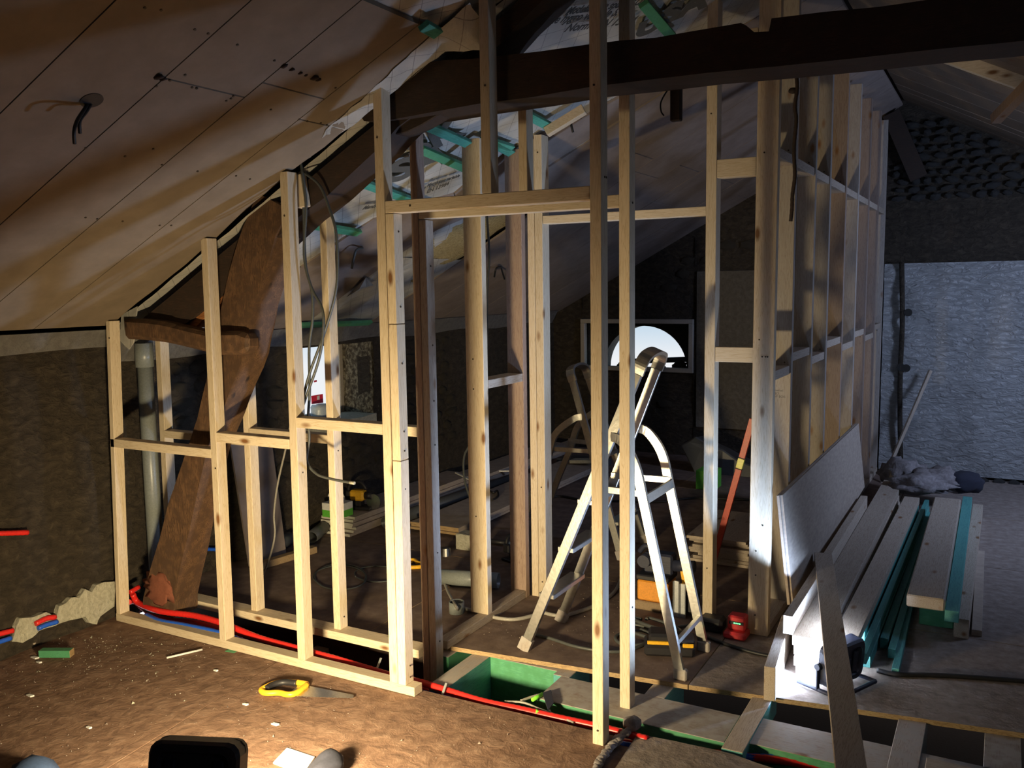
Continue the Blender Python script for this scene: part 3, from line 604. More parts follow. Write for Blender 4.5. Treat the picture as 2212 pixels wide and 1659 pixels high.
# ================================================================== OLD ROOF TRUSS
TR = thing('roof_truss', 'old dark oak roof truss: tie beam, sloping rafter and raking leg behind the front studs', 'roof truss', (-3.9, 3.1, 0))
bm = B(); beam = [(-2.17, 2.60), (-1.95, 2.585), (-1.71, 2.565), (-1.34, 2.56), (-1.08, 2.545), (-0.83, 2.55), (-0.79, 2.55), (-0.775, 2.54), (-0.75, 2.515), (-0.70, 2.51), (-0.692, 2.55), (-0.37, 2.535), (0.01, 2.53), (1.5, 2.50), (1.5, 2.36), (0.02, 2.38), (-0.43, 2.39), (-0.9, 2.405), (-1.34, 2.412), (-1.8, 2.40), (-2.22, 2.39), (-2.35, 2.40), (-2.40, 2.47)]
poly_y(bm, beam, 3.0, 3.2); bmesh.ops.triangulate(bm, faces=bm.faces[:]); rough_up(bm, 0.006, 9, 1, 2); obj('tie_beam', bm, OAK, TR)
bm = B(); raf = [(-3.93, 1.50), (-3.87, 1.545), (-3.4, 1.80), (-2.9, 2.07), (-2.4, 2.34), (-1.9, 2.60), (-1.5, 2.845), (-1.2, 3.0), (-1.12, 2.99), (-1.45, 2.81), (-1.64, 2.68), (-1.82, 2.54), (-2.2, 2.36), (-2.31, 2.28), (-2.59, 2.11), (-2.76, 2.02), (-2.92, 1.92), (-3.3, 1.66), (-3.5, 1.555), (-3.7, 1.50)]
poly_y(bm, raf, 3.03, 3.21); bmesh.ops.triangulate(bm, faces=bm.faces[:]); rough_up(bm, 0.006, 9, 1, 3); obj('rafter', bm, OAK, TR)
bm = B(); leg = [(-3.95, 0.02), (-3.94, 0.09), (-3.70, 0.62), (-3.45, 1.09), (-3.33, 1.39), (-3.19, 1.79), (-3.08, 2.0), (-2.98, 2.14), (-2.80, 2.06), (-2.88, 1.95), (-3.04, 1.64), (-3.115, 1.40), (-3.25, 1.18), (-3.40, 0.93), (-3.56, 0.50), (-3.71, 0.10), (-3.715, 0.02)]
poly_y(bm, leg, 3.02, 3.18); bmesh.ops.triangulate(bm, faces=bm.faces[:]); rough_up(bm, 0.008, 7, 2, 4); obj('leg', bm, OAKZ, TR, label='raking chestnut brown oak leg, split and worn')
bm = B(); n = 10; top_ = [(-3.9, 1.575), (-3.7, 1.57), (-3.54, 1.55), (-3.3, 1.51), (-3.1, 1.52), (-3.04, 1.50)]; bot_ = [(-3.04, 1.43), (-3.10, 1.405), (-3.24, 1.405), (-3.4, 1.43), (-3.6, 1.46), (-3.9, 1.47)]
poly_y(bm, top_+bot_, 2.97, 3.06, 0.018); bmesh.ops.triangulate(bm, faces=bm.faces[:]); rough_up(bm, 0.006, 12, 1, 6); obj('stub_beam', bm, OAKZ, TR)
bm = B(); poly_y(bm, [(-3.58, 1.52), (-3.4, 1.64), (-3.25, 1.78), (-3.12, 1.90), (-3.13, 1.77), (-3.3, 1.64), (-3.45, 1.53)], 3.05, 3.15, 0.008); obj('curved_brace', bm, OAKR, TR)
bm = B(); q = W(1475, 215, Y=3.3); box(bm, q.x-0.02, q.x+0.02, 3.21, 3.24, 2.30, 2.42, 0.004); obj('hanging_strap', bm, OAK, TR)
bm = B(); tube(bm, smooth_path([W(a, b_, Y=3.22) for a, b_ in ((1455, 178), (1442, 195), (1428, 220), (1428, 240), (1434, 250))]), 0.003, 5); obj('wire_end', bm, BCABLE, TR)
# splinters under the beam end
bm = B(); poly_y(bm, [(-2.35, 2.41), (-2.3, 2.36), (-2.22, 2.335), (-2.17, 2.34), (-2.1, 2.36), (-1.98, 2.405)], 3.05, 3.14, 0.004); obj('splinter', bm, OAK, TR)
bm = B(); q = [W(a, b_, Y=2.98) for a, b_ in ((638, 378), (648, 375), (658, 445), (640, 450))]; hexa(bm, q, [k+Vector((0, .04, 0)) for k in q], 0.002); obj('packing_block', bm, PINE[2], TR)
# red mud at the foot of the leg
bm = B(); blob(bm, (-3.81, 3.022, 0.16), (.10, .010, .085), 2, 3, .7, 3); obj('mud_stain', bm, MUDR, TR)

# ================================================================== STUD FRAMES
SW, SD = 0.042, 0.058
def stick(parent, name, x0, x1, y0, y1, z0, z1, mat, lean=0.0, screws=()):
    bm = B(); vs = box(bm, x0, x1, y0, y1, z0, z1)
    for v in bm.verts:
        if v.co.z > (z0+z1)/2: v.co.x += lean
    bmesh.ops.bevel(bm, geom=bm.edges[:], offset=0.0018, segments=1, affect='EDGES')
    o = obj(name, bm, mat, parent)
    for s in screws:   # (x, y, z, axis) screw holes
        bm = B(); rot = Matrix.Rotation(math.pi/2, 4, 'X' if s[3] == 'y' else 'Y')
        bmesh.ops.create_cone(bm, cap_ends=True, segments=8, radius1=0.004, radius2=0.004, depth=0.003, matrix=Matrix.Translation(s[:3]) @ rot); obj('screw', bm, SCREWM, o)
    return o
YA = 2.89
FA = thing('stud_frame', 'front pine stud frame at the dusty floor edge, four studs and a door opening', 'stud wall', (-3.97, YA, 0), 'pine partition frames')
PZ, PX, PY = PINE[2], PINE[0], PINE[1]
stick(FA, 'bottom_plate', -3.99, -2.095, YA, YA+SD, 0.002, 0.042, PX)
stick(FA, 'stud', -3.985, -3.955, YA, YA+SD, 0.042, 1.565, PZ, 0.065, [(-3.9, YA-.001, 1.48, 'y')])
stick(FA, 'stud', -3.233, -3.193, YA, YA+SD, 0.042, 1.945, PZ, 0.013, [(-3.2, YA-.001, 0.88, 'y')])
stick(FA, 'stud', -2.738, -2.695, YA, YA+SD, 0.042, 2.205, PZ, 0.015, [(-2.69, YA+.03, 0.90, 'x'), (-2.705, YA-.001, 2.02, 'y')])
stick(FA, 'stud', -2.222, -2.18, YA, YA+SD, 0.042, 2.495, PZ, 0.006, [(-2.2, YA-.001, 2.3, 'y')])
stick(FA, 'jamb_stud', -2.178, -2.138, YA, YA+SD, 0.042, 1.0, PZ, 0.006, [(-2.134, YA+.03, z, 'x') for z in (0.07, 0.12, 0.88)])
stick(FA, 'jamb_stud', -2.172, -2.132, YA, YA+SD, 1.003, 1.56, PZ, 0.0, [(-2.131, YA+.03, z, 'x') for z in (1.04, 1.12, 1.4)])
stick(FA, 'jamb_stud', -2.172, -2.132, YA, YA+SD, 1.563, 2.0, PZ, 0.0, [(-2.131, YA+.03, z, 'x') for z in (1.63, 1.93)])
stick(FA, 'header', -2.172, -1.284, YA, YA+SD, 2.002, 2.05, PX, 0, [(-2.05, YA-.001, 2.025, 'y')])
stick(FA, 'cripple_stud', -1.722, -1.682, YA, YA+SD, 2.051, 2.80, PZ, 0.0, [(-1.70, YA-.001, 2.44, 'y')])
stick(FA, 'jamb_stud', -1.283, -1.240, YA, YA+SD, -0.008, 3.02, PZ, 0.0, [(-1.262, YA-.001, 0.055, 'y'), (-1.265, YA-.001, 2.39, 'y'), (-1.239, YA+.03, 2.08, 'x'), (-1.239, YA+.045, 2.08, 'x')])
stick(FA, 'nogging', -3.945, -3.225, YA, YA+SD, 0.925, 0.968, PX); stick(FA, 'nogging', -3.185, -2.735, YA, YA+SD, 1.005, 1.05, PX); stick(FA, 'nogging', -2.69, -2.22, YA, YA+SD, 1.105, 1.15, PX)
for (x, z, d) in ((-2.66, 0.05, 0),):
    pass
YB = 3.245
FBm = thing('stud_frame', 'second pine stud frame just behind the red and blue conduits', 'stud wall', (-3.9, YB, 0), 'pine partition frames')
stick(FBm, 'bottom_plate', -4.02, -2.30, YB-0.03, YB+SD, 0.002, 0.042, PX)
stick(FBm, 'stud', -4.02, -3.98, YB, YB+SD, 0.042, 1.49, PZ, 0.015); stick(FBm, 'stud', -3.384, -3.343, YB, YB+SD, 0.042, 1.82, PZ, 0.01)
stick(FBm, 'stud', -2.828, -2.787, YB, YB+SD, 0.042, 2.11, PZ, 0.005, [(-2.785, YB+.03, 0.10, 'x'), (-2.785, YB+.03, 0.93, 'x')])
stick(FBm, 'stud', -2.298, -2.262, YB, YB+SD, -0.18, 2.42, REDW, 0.0)
stick(FBm, 'jamb_stud', -2.259, -2.222, YB, YB+SD, -0.18, 2.0, GREYW[2], 0.0, [(-2.221, YB+.03, z, 'x') for z in (0.08, 0.5, 1.0, 1.2, 1.45, 1.8)])
stick(FBm, 'header', -2.259, -1.318, YB, YB+SD, 2.005, 2.052, PX); stick(FBm, 'cripple_stud', W(1120, 330, Y=YB).x, W(1120, 330, Y=YB).x+0.038, YB, YB+SD, 2.053, 2.62, PZ)
stick(FBm, 'jamb_stud', -1.318, -1.274, YB, YB+SD, -0.035, 2.90, PZ, 0.0, [(-1.273, YB+.03, z, 'x') for z in (0.4, 2.02)])
stick(FBm, 'nogging', -3.975, -3.384, YB, YB+SD, 0.915, 0.955, PX); stick(FBm, 'nogging', -3.343, -2.828, YB, YB+SD, 0.965, 1.008, PX); stick(FBm, 'nogging', -2.785, -2.30, YB, YB+SD, 1.035, 1.08, PX)
# small cleat and block
q = W(388, 1262, Y=YB-0.03); bm = B(); bar(bm, W(372, 1262, Y=3.2), W(412, 1258, Y=3.2), 0.04, 0.045); tag(obj('timber_offcut', bm, GREEN), 'short green treated offcut against the second frame behind the raking leg', 'offcut', None)
FC = thing('stud_frame', 'short pine frame running back at right angles, its plate on the ply floor', 'stud wall', (-2.27, 3.4, 0), 'pine partition frames')
stick(FC, 'bottom_plate', -2.30, -2.24, 3.365, 4.15, 0.001, 0.042, GREYW[1]); o = FC.children[-1] if FC.children else None
stick(FC, 'stud', -2.342, -2.24, 3.745, 3.787, 0.042, 2.42, PZ, 0.0, [(-2.3, 3.744, z, 'y') for z in (0.55, 1.2, 1.35)])
stick(FC, 'stud', -2.335, -2.238, 4.155, 4.197, 0.001, 2.42, REDW, 0.0, [(-2.30, 4.154, 0.03, 'y'), (-2.26, 4.154, 0.03, 'y')])
stick(FC, 'nogging', -2.335, -2.24, 3.79, 4.152, 1.20, 1.243, GREYW[1])
YD = 4.2
FD = thing('stud_frame', 'pine door frame farthest back, spanning from double studs to the tall corner post', 'stud wall', (-2.2, YD, 0), 'pine partition frames')
stick(FD, 'stud', -2.226, -2.185, YD, YD+0.08, 0.001, 2.47, PZ); stick(FD, 'stud', -2.183, -2.137, YD, YD+0.08, 0.001, 2.49, PZ, 0, [(-2.16, YD-.001, z, 'y') for z in (2.40, 0.62, 0.09)])
stick(FD, 'header', -2.135, -1.262, YD, YD+0.07, 2.03, 2.072, PX); stick(FD, 'jamb_stud', -1.262, -1.212, YD, YD+0.075, 0.001, 3.02, PZ, 0, [(-1.24, YD-.001, z, 'y') for z in (0.05, 0.3, 2.5)])
stick(FD, 'nogging', -1.21, -1.027, YD, YD+SD, 2.20, 2.285, PX, 0); stick(FD, 'nogging', -1.21, -1.027, YD, YD+SD, 1.33, 1.402, PX)
stick(FD, 'nogging', -1.21, -1.027, YD, YD+SD, 2.78, 2.86, PX)
# ---- long wall running back on the right: wide studs with staggered noggings
FE = thing('stud_frame', 'long wall of wide pine studs with staggered noggings running back on the right', 'stud wall', (-0.98, 4.3, 0), 'pine partition frames')
stick(FE, 'corner_post', -1.036, -0.938, YD, YD+0.045, 0.001, 3.09, PZ, 0.014, [(x, YD-.001, z, 'y') for x, z in ((-1.0, 1.44), (-0.985, 1.36), (-0.97, 1.36), (-0.96, 1.36), (-1.0, 0.3), (-1.0, 0.42), (-1.0, 0.1), (-0.97, 0.55), (-0.99, 2.3))])
ysE = [4.66, 5.19, 5.66, 6.26, 6.82, 7.38, 7.95, 8.43]
for k, y in enumerate(ysE):
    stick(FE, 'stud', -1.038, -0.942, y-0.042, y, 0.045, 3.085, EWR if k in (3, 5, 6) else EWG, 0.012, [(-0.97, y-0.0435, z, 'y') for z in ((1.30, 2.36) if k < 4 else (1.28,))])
stick(FE, 'bottom_plate', -1.04, -0.94, YD+0.046, 8.44, 0.001, 0.044, GREYW[1])
0 and stick(FE, 'top_plate', -1.03, -0.925, YD+0.046, 8.44, 3.122, 3.165, GREYW[1])
prev = YD+0.045
for k, y in enumerate(ysE):
    zz = 1.285 if k % 2 == 0 else 1.345
    stick(FE, 'nogging', -1.036, -0.945, prev+0.001, y-0.043, zz-0.045, zz, GREYW[1]); stick(FE, 'nogging', -1.03, -0.94, prev+0.001, y-0.043, 2.285, 2.33, GREYW[1]); prev = y
# pencil note on the first stud side is flat writing
cu = bpy.data.curves.new('note', 'FONT'); cu.body = 'manuel\nISO\nNF BOIS'; cu.size = 0.016; o = bpy.data.objects.new('n', cu); COL.objects.link(o)
dg = bpy.context.evaluated_depsgraph_get(); dg.update(); me = bpy.data.meshes.new_from_object(o.evaluated_get(dg)); COL.objects.unlink(o); bpy.data.objects.remove(o)
me.transform(Matrix.Translation((-1.02, 4.6165, 1.15)) @ Matrix.Rotation(math.pi/2, 4, 'X')); me.materials.clear(); me.materials.append(CABLE)
o = bpy.data.objects.new('printed_stamp', me); COL.objects.link(o); o.parent = FE; o.location = -FE.location

# ================================================================== CONDUITS, PIPES, CABLES
def cable(name, pts, r, mat, label, cat='cable', group=None, rib=False, seg=8):
    bm = B()
    if rib: ribbed(bm, pts, r)
    else: tube(bm, smooth_path(pts), r, seg)
    o = obj(name, bm, mat)
    if label: tag(o, label, cat, group)
    return o
def FLp(z, *pts): return [W(a, b_, Z=z) for a, b_ in pts]
red1 = [Vector((-4.02, 3.02, .10))]+FLp(0.045, (300, 1303), (345, 1320), (420, 1330), (480, 1346))+FLp(0.02, (560, 1378), (640, 1400), (730, 1425))+FLp(-0.02, (840, 1458), (900, 1472), (960, 1490), (1040, 1515), (1120, 1532), (1200, 1550), (1300, 1572), (1400, 1598))
cable('conduit', [p+Vector((0, 0, 0.0)) for p in red1], 0.015, REDP, 'upper red corrugated conduit running the whole length of the floor gap', 'conduit', 'conduits in the floor gap', True)
red2 = [Vector((-4.03, 3.0, 0.06))]+FLp(0.0, (292, 1300), (312, 1316))+FLp(-0.06, (345, 1335), (420, 1345), (520, 1368), (640, 1405), (760, 1438), (870, 1472), (950, 1500), (1100, 1545), (1250, 1580), (1400, 1612), (1700, 1645), (1900, 1690))
cable('conduit', red2, 0.014, REDP, 'lower red conduit in the floor gap, surfacing again at the bottom right', 'conduit', 'conduits in the floor gap', True)
blue1 = FLp(0.035, (316, 1329), (345, 1342), (400, 1352), (470, 1367))+FLp(0.01, (560, 1397), (650, 1421), (740, 1444))+FLp(-0.06, (860, 1485), (960, 1508), (1100, 1550), (1300, 1600), (1500, 1632), (1700, 1640), (1900, 1680))
cable('conduit', blue1, 0.014, BLUEP, 'blue corrugated conduit below the two red ones in the floor gap', 'conduit', 'conduits in the floor gap', True)
def WX(x, *pts): return [W(a, b_, X=x) for a, b_ in pts]
cable('wall_conduit', WX(-4.012, (-60, 1152), (0, 1152), (60, 1150)), 0.012, REDP, 'short red conduit across the left wall at knee height', 'conduit', None, True)
cable('wall_conduit', WX(-4.02, (-60, 1385), (0, 1369), (28, 1362)), 0.012, REDP, 'red conduit low on the left wall, left of the lime patch tip', 'conduit', None, True)
cable('wall_conduit', WX(-4.01, (76, 1348), (100, 1336), (120, 1333)), 0.012, REDP, 'red conduit stub crossing the lime patch low on the left wall', 'conduit', None, True)
cable('wall_conduit', WX(-4.01, (-60, 1404), (0, 1386), (24, 1378)), 0.011, BLUEP, 'blue conduit low on the left wall at the picture edge', 'conduit', None, True)
cable('wall_conduit', WX(-4.005, (82, 1358), (100, 1350), (124, 1343)), 0.011, BLUEP, 'blue conduit stub crossing the lime patch low on the left wall', 'conduit', None, True)
cable('wall_conduit', WX(-4.01, (280, 1280), (290, 1274), (300, 1268)), 0.012, REDP, 'red conduit end at the wall just right of the first stud', 'conduit', None, True)
cable('wall_conduit', WX(-4.16, (392, 1186), (430, 1186), (470, 1187)), 0.011, BLUEP, 'bright blue conduit crossing the left wall behind the raking leg', 'conduit', None, True)
# clips
for i, (a, b_) in enumerate(((308, 1312), (820, 1432), (961, 1487))):
    q = W(a, b_, Z=0.0); bm = B(); bar(bm, q+Vector((0, .012, .02)), q+Vector((0, -.03, -.03)), 0.012, 0.003); tag(obj('pipe_clip', bm, ZINC), ('small metal clip on the conduits at the raking leg', 'small metal clip on the red conduit before the doorway stud', 'bright metal strap holding the red conduit at the joist end')[i], 'clip')
# soil pipe
SP = thing('soil_pipe', 'grey vertical plastic waste pipe standing against the left wall behind the first stud', 'pipe', (-4.08, 3.26, 0))
bm = B(); pipe(bm, (-4.085, 3.235, 0.0), (-4.085, 3.235, 1.40), 0.042); obj('pipe', bm, PVC, SP)
bm = B(); pipe(bm, (-4.085, 3.235, 1.30), (-4.085, 3.235, 1.43), 0.048, wall=0.005); obj('socket', bm, PVC, SP)
# tangle of hanging cables
PLN = 3.11
HC = thing('hanging_cables', 'tangle of grey electric cables hanging from the rafter between the two frames', 'cables', W(655, 345, Y=2.99))
def WY(y, *pts): return [W(a, b_, Y=y) for a, b_ in pts]
for y, pth in ((2.985, [(648, 340), (661, 440), (657, 550), (672, 619), (696, 667), (698, 720), (688, 780), (662, 855), (645, 905)]), (2.995, [(655, 372), (690, 400), (711, 450), (727, 510), (727, 619), (702, 715), (669, 806), (650, 880), (641, 929)]), (3.0, [(652, 350), (656, 450), (660, 570), (674, 631), (675, 691), (668, 751), (669, 842), (666, 900), (668, 950), (663, 996), (683, 1023), (713, 1034), (759, 1043)])):
    bm = B(); tube(bm, smooth_path(WY(y, *pth)), 0.0062, 8); obj('cable', bm, CABLE, HC)
q = W(766, 1044, Y=3.0); bm = B(); tube(bm, [W(756, 1042, Y=3.0), W(766, 1044, Y=3.0)], 0.0075, 8); obj('cable_tip', bm, LIME, HC)
cable('loose_cable', WY(3.75, (628, 915), (617, 970), (600, 1045), (592, 1110), (594, 1150), (588, 1185), (575, 1225), (560, 1262)), 0.006, LCABLE, 'thin pale cable hanging down behind the third front stud to the floor')
cable('loose_cable', [W(1052, 440, Y=4.4), W(1052, 468, Y=4.4), W(1057, 555, Y=4.4), W(1052, 630, Y=4.4), W(1049, 800, Y=4.4), W(1022, 940, Y=4.5), W(1003, 985, Y=4.6), W(1003, 1031, Y=4.7), W(1014, 1072, Y=4.8), W(1035, 1120, Y=4.9)], 0.007, CABLE, 'grey cable hanging from the far ceiling beside the round-edged stud')
cable('floor_cable', FLp(0.012, (1000, 1313), (1030, 1322), (1070, 1334), (1110, 1338), (1150, 1330), (1165, 1322), (1210, 1330), (1260, 1318), (1300, 1300), (1330, 1275), (1345, 1240)), 0.010, LCABLE, 'thick pale cable snaking over the door plate to the ladder feet')
cable('floor_cable', [W(956, 1245, Z=0.02), W(966, 1275, Z=0.02), W(984, 1308, Z=0.06), W(990, 1318, Z=0.02)], 0.008, LCABLE, 'pale cable dropping into the short plastic collar')
cable('floor_cable', FLp(0.010, (1140, 1368), (1185, 1378), (1250, 1398), (1330, 1408), (1385, 1395), (1440, 1360), (1500, 1350)), 0.008, CABLE, 'grey cable curving across the ply under the nearer ladder')
cable('floor_cable', FLp(0.008, (1180, 1078), (1210, 1072), (1260, 1080), (1340, 1083), (1430, 1084), (1500, 1076), (1620, 1080)), 0.010, BCABLE, 'black cable lying across the far floor below the arched window')
cable('floor_cable', FLp(0.010, (1520, 1372), (1570, 1392), (1630, 1410), (1680, 1420)), 0.009, BCABLE, 'black cable running from the ladder foot toward the lamp boards')
cable('floor_cable', FLp(0.012, (1895, 1448), (1940, 1457), (2010, 1458), (2100, 1463), (2260, 1475)), 0.011, BCABLE, 'black cable running right from the work lamp')
for i in range(3):
    cable('floor_cable', FLp(0.010+0.014*i, *[(1360+75*i*0.3+45*math.cos(a*1.1+i)+a*5, 1378-14*i+16*math.sin(a*1.1+i*2)) for a in range(8)]), 0.009, CABLE, ('lowest loop of dusty cable beside the black charger', 'middle loop of dusty cable beside the black charger', 'upper loop of dusty cable beside the black charger')[i], 'cable')
cable('wire_coil', FLp(0.006, *[(735+(57+2*math.sin(a))*math.cos(a*0.62+2.4), 1247+(24+a*0.3)*math.sin(a*0.62+2.4)) for a in range(18)]), 0.004, CABLE, 'thin grey wire coil lying on the brown floor behind the plates')
cable('wire_coil', FLp(0.006, *[(815+50*math.cos(a*0.62+2.8), 1240+17*math.sin(a*0.62+2.8)) for a in range(11)]), 0.004, CABLE, 'faint second wire loop on the floor right of the coil')

# ================================================================== LADDERS
def ladder(kind, nearY, farY, label, foot_x, top_x, sup_x, n=0, mirror=1):
    """foot_x/top_x: x of climbing rails at floor and at the handle top; sup_x: x of the rear feet"""
    T = thing('step_ladder', label, 'ladder', (foot_x, nearY, 0), 'aluminium step ladders')
    topz = 1.42 if kind == 0 else 1.20; hz = 1.04 if kind == 0 else 0.88
    def rx(z): return foot_x+(top_x-foot_x)*z/topz
    inset = 0.02
    ny, fy = nearY, farY
    def yy(base, z): return base+(0.5*(ny+fy)-base)*0.42*z/topz
    # climbing rails and the bent handle that joins them
    for base in (ny, fy):
        bm = B(); bar(bm, (rx(0.04), yy(base, 0.04), 0.04), (rx(topz-0.1), yy(base, topz-0.1), topz-0.1), 0.022, 0.046, (1, 0, 0.3)); obj('rail', bm, ALU, T)
        bm = B(); bar(bm, (rx(0.0)-.001*mirror, base, 0.0), (rx(0.06), yy(base, .06), 0.06), 0.030, 0.060, (1, 0, 0.3)); obj('foot', bm, DUSTY[2], T)
    a = Vector((rx(topz-.1), yy(ny, topz-.1), topz-.1)); c = Vector((rx(topz-.1), yy(fy, topz-.1), topz-.1)); d = Vector((rx(topz)-rx(0), 0, topz)).normalized()
    pts = [a, a+d*0.05, a+d*0.085+Vector((0, .03, 0)), (a+c)/2+d*0.10, c+d*0.085+Vector((0, -.03, 0)), c+d*0.05, c]
    bm = B(); sp_ = smooth_path(pts, 5)
    for p0, p1 in zip(sp_, sp_[1:]):
        if (p1-p0).length > 1e-4: bar(bm, p0, p1+(p1-p0)*0.15, 0.05, 0.014, (c-a).cross(d) if False else d.cross((p1-p0)) if (p1-p0).normalized().cross(d).length > 0.2 else (0, 1, 0), 0)
    bm.free(); bm = B()
    side = d.cross(Vector((0, 1, 0))).normalized()
    ring = []
    for i, p_ in enumerate(sp_):
        tg = (sp_[min(i+1, len(sp_)-1)]-sp_[max(i-1, 0)]).normalized(); nn = side.cross(tg).normalized()
        ring.append([bm.verts.new(p_+side*s1*0.028+nn*s2*0.008) for s1, s2 in ((-1, -1), (1, -1), (1, 1), (-1, 1))])
    for r0, r1 in zip(ring, ring[1:]):
        for k in range(4): bm.faces.new((r0[k], r0[(k+1) % 4], r1[(k+1) % 4], r1[k]))
    bm.faces.new(ring[0][::-1]); bm.faces.new(ring[-1]); obj('handle_bow', bm, ALU, T)
    # treads
    zs = (0.27, 0.50, 0.73) if kind == 0 else (0.22, 0.43, 0.62)
    for z in zs:
        x = rx(z); w_ = 0.04
        bm = B(); hexa(bm, [(x-w_, yy(ny, z)+.01, z-.012), (x+w_, yy(ny, z)+.01, z-.012), (x+w_, yy(fy, z)-.01, z-.012), (x-w_, yy(fy, z)-.01, z-.012)], [(x-w_, yy(ny, z)+.01, z+.012), (x+w_, yy(ny, z)+.01, z+.012), (x+w_, yy(fy, z)-.01, z+.012), (x-w_, yy(fy, z)-.01, z+.012)], 0.003); obj('tread', bm, ALU, T)
    # rear support: legs with tops that curve in to the climbing rails
    for base in (ny, fy):
        hx = rx(hz)
        yb = base+(0.03 if base == ny else -0.03)
        pts = [Vector((hx, yy(base, hz), hz)), Vector((hx+0.06*mirror, yy(base, hz)*0.5+yb*0.5, hz-0.02)), Vector((hx+(sup_x-hx)*0.38, yb, hz-0.12)), Vector((hx+(sup_x-hx)*0.50, yb, hz-0.28)), Vector((hx+(sup_x-hx)*0.72, yb, hz*0.42)), Vector((sup_x, yb, 0.03))]
        bm = B(); sp2 = smooth_path(pts, 5); ring = []
        for i, p_ in enumerate(sp2):
            tg = (sp2[min(i+1, len(sp2)-1)]-sp2[max(i-1, 0)]).normalized(); s_ = Vector((0, 1, 0)); s_ = (s_-tg*s_.dot(tg)).normalized(); nn = tg.cross(s_)
            ring.append([bm.verts.new(p_+s_*s1*0.011+nn*s2*0.020) for s1, s2 in ((-1, -1), (1, -1), (1, 1), (-1, 1))])
        for r0, r1 in zip(ring, ring[1:]):
            for k in range(4): bm.faces.new((r0[k], r0[(k+1) % 4], r1[(k+1) % 4], r1[k]))
        bm.faces.new(ring[0][::-1]); bm.faces.new(ring[-1]); obj('support_leg', bm, ALU, T)
        bm = B(); box(bm, sup_x-.028, sup_x+.032, yb-.016, yb+.016, 0.0, 0.05, 0.006); obj('foot', bm, DUSTY[2], T)
    # brace between the support legs, low and at platform height
    xb = rx(hz)+(sup_x-rx(hz))*0.97
    bm = B(); bar(bm, (sup_x-0.02*mirror, ny+.03, 0.16), (sup_x-0.02*mirror, fy-.03, 0.16), 0.02, 0.022); obj('brace', bm, ALU, T)
    zp = 0.80 if kind == 0 else 0.66; xa = rx(zp); xs_ = rx(hz)+(sup_x-rx(hz))*0.52
    bm = B(); bar(bm, (xs_, ny+.02, zp-.02), (xs_, fy-.02, zp-.02), 0.012, 0.045); obj('brace', bm, ALU, T)
    bm = B(); bar(bm, (xa-.02*mirror, ny+.06, zp), (xs_, ny+.04, zp), 0.012, 0.03); obj('spreader', bm, ALU, T)
    bm = B(); bar(bm, (xa-.02*mirror, fy-.06, zp), (xs_, fy-.04, zp), 0.012, 0.03); obj('spreader', bm, ALU, T)
    return T
ladder(0, 3.53, 3.93, 'nearer aluminium step ladder, its bent handle reaching up in front of the arched window', -1.92, -1.34, -1.165)
ladder(1, 5.02, 5.42, 'farther aluminium step ladder leaning the other way behind the posts', -2.02, -2.42, -2.78, mirror=-1)

# ================================================================== THINGS ON THE BACK FLOOR
def stack(name_part, n, x0, x1, y0, y1, z, th, mat, endmat, jit, label, cat, group=None, gap=0.0, each='sheet'):
    for i in range(n):
        dx, dy = random.uniform(-jit, jit)*0.5, random.uniform(-jit, jit)
        zz = z+i*(th+gap)+0.0002
        bm = B(); box(bm, x0+dx, x1+dx, y0+dy, y1+dy, zz, zz+th-0.0008, 0.0008)
        o = obj(name_part, bm, [mat, endmat])
        for p in o.data.polygons:
            if abs(p.normal.y) > 0.5: p.material_index = 1
        tag(o, label if n == 1 else label % (('lowest', 'second', 'third', 'fourth', 'fifth', 'sixth', 'seventh', 'eighth')[i] if i < n-1 else 'topmost'), cat, group)
stack('board_sheet', 7, -4.17, -3.885, 4.70, 6.3, 0.001, 0.019, PLY, WHITEB, 0.035, '%s sheet of the pale-edged board stack along the left wall', 'board', 'board stack along the left wall')
stack('board_sheet', 3, -4.15, -3.87, 6.4, 8.2, 0.001, 0.03, PLY, WHITEB, 0.02, '%s long board farther back along the left wall', 'board', 'far boards along the left wall')
stack('plywood_sheet', 3, -3.60, -3.20, 4.98, 7.4, 0.02, 0.018, PLY, PLYEDGE, 0.01, '%s plywood sheet of the wide low stack on the back floor', 'board', 'low plywood stack')
bm = B(); box(bm, -3.58, -3.22, 5.05, 5.12, 0.001, 0.0195, .002); tag(obj('bearer', bm, PLYEDGE), 'thin bearer under the front of the wide plywood stack', 'batten')
bm = B(); box(bm, -3.58, -3.22, 7.1, 7.17, 0.001, 0.0195, .002); tag(obj('bearer', bm, PLYEDGE), 'thin bearer under the far end of the wide plywood stack', 'batten')
def slant_pipe(p, q, r, mat, label, name='plastic_pipe'):
    bm = B(); pipe(bm, p, q, r); return tag(obj(name, bm, mat), label, 'pipe')
slant_pipe((-3.80, 4.95, 0.045), (-3.70, 6.6, 0.045), 0.043, DPVC, 'dark grey plastic pipe lying beside the left board stack')
slant_pipe((-4.02, 4.42, 0.045), (-4.12, 4.66, 0.045), 0.044, DPVC, 'short dark pipe in front of the pale-edged stack')
slant_pipe((-4.10, 4.14, 0.05), (-4.13, 4.33, 0.05), 0.047, DPVC, 'open dark pipe end lying by the left wall')
q0, q1 = W(955, 1246, Z=0.05), W(1045, 1252, Z=0.05)
slant_pipe(q0, q1+(q1-q0)*0.35, 0.045, PVC, 'thick grey plastic pipe lying behind the round-edged stud')
q = W(978, 1329, Z=0); bm = B(); pipe(bm, (q.x, q.y+.04, 0.001), (q.x, q.y+.04, 0.062), 0.041, wall=0.005); tag(obj('pipe_collar', bm, PVC), 'short grey pipe collar standing open on the ply floor', 'pipe')
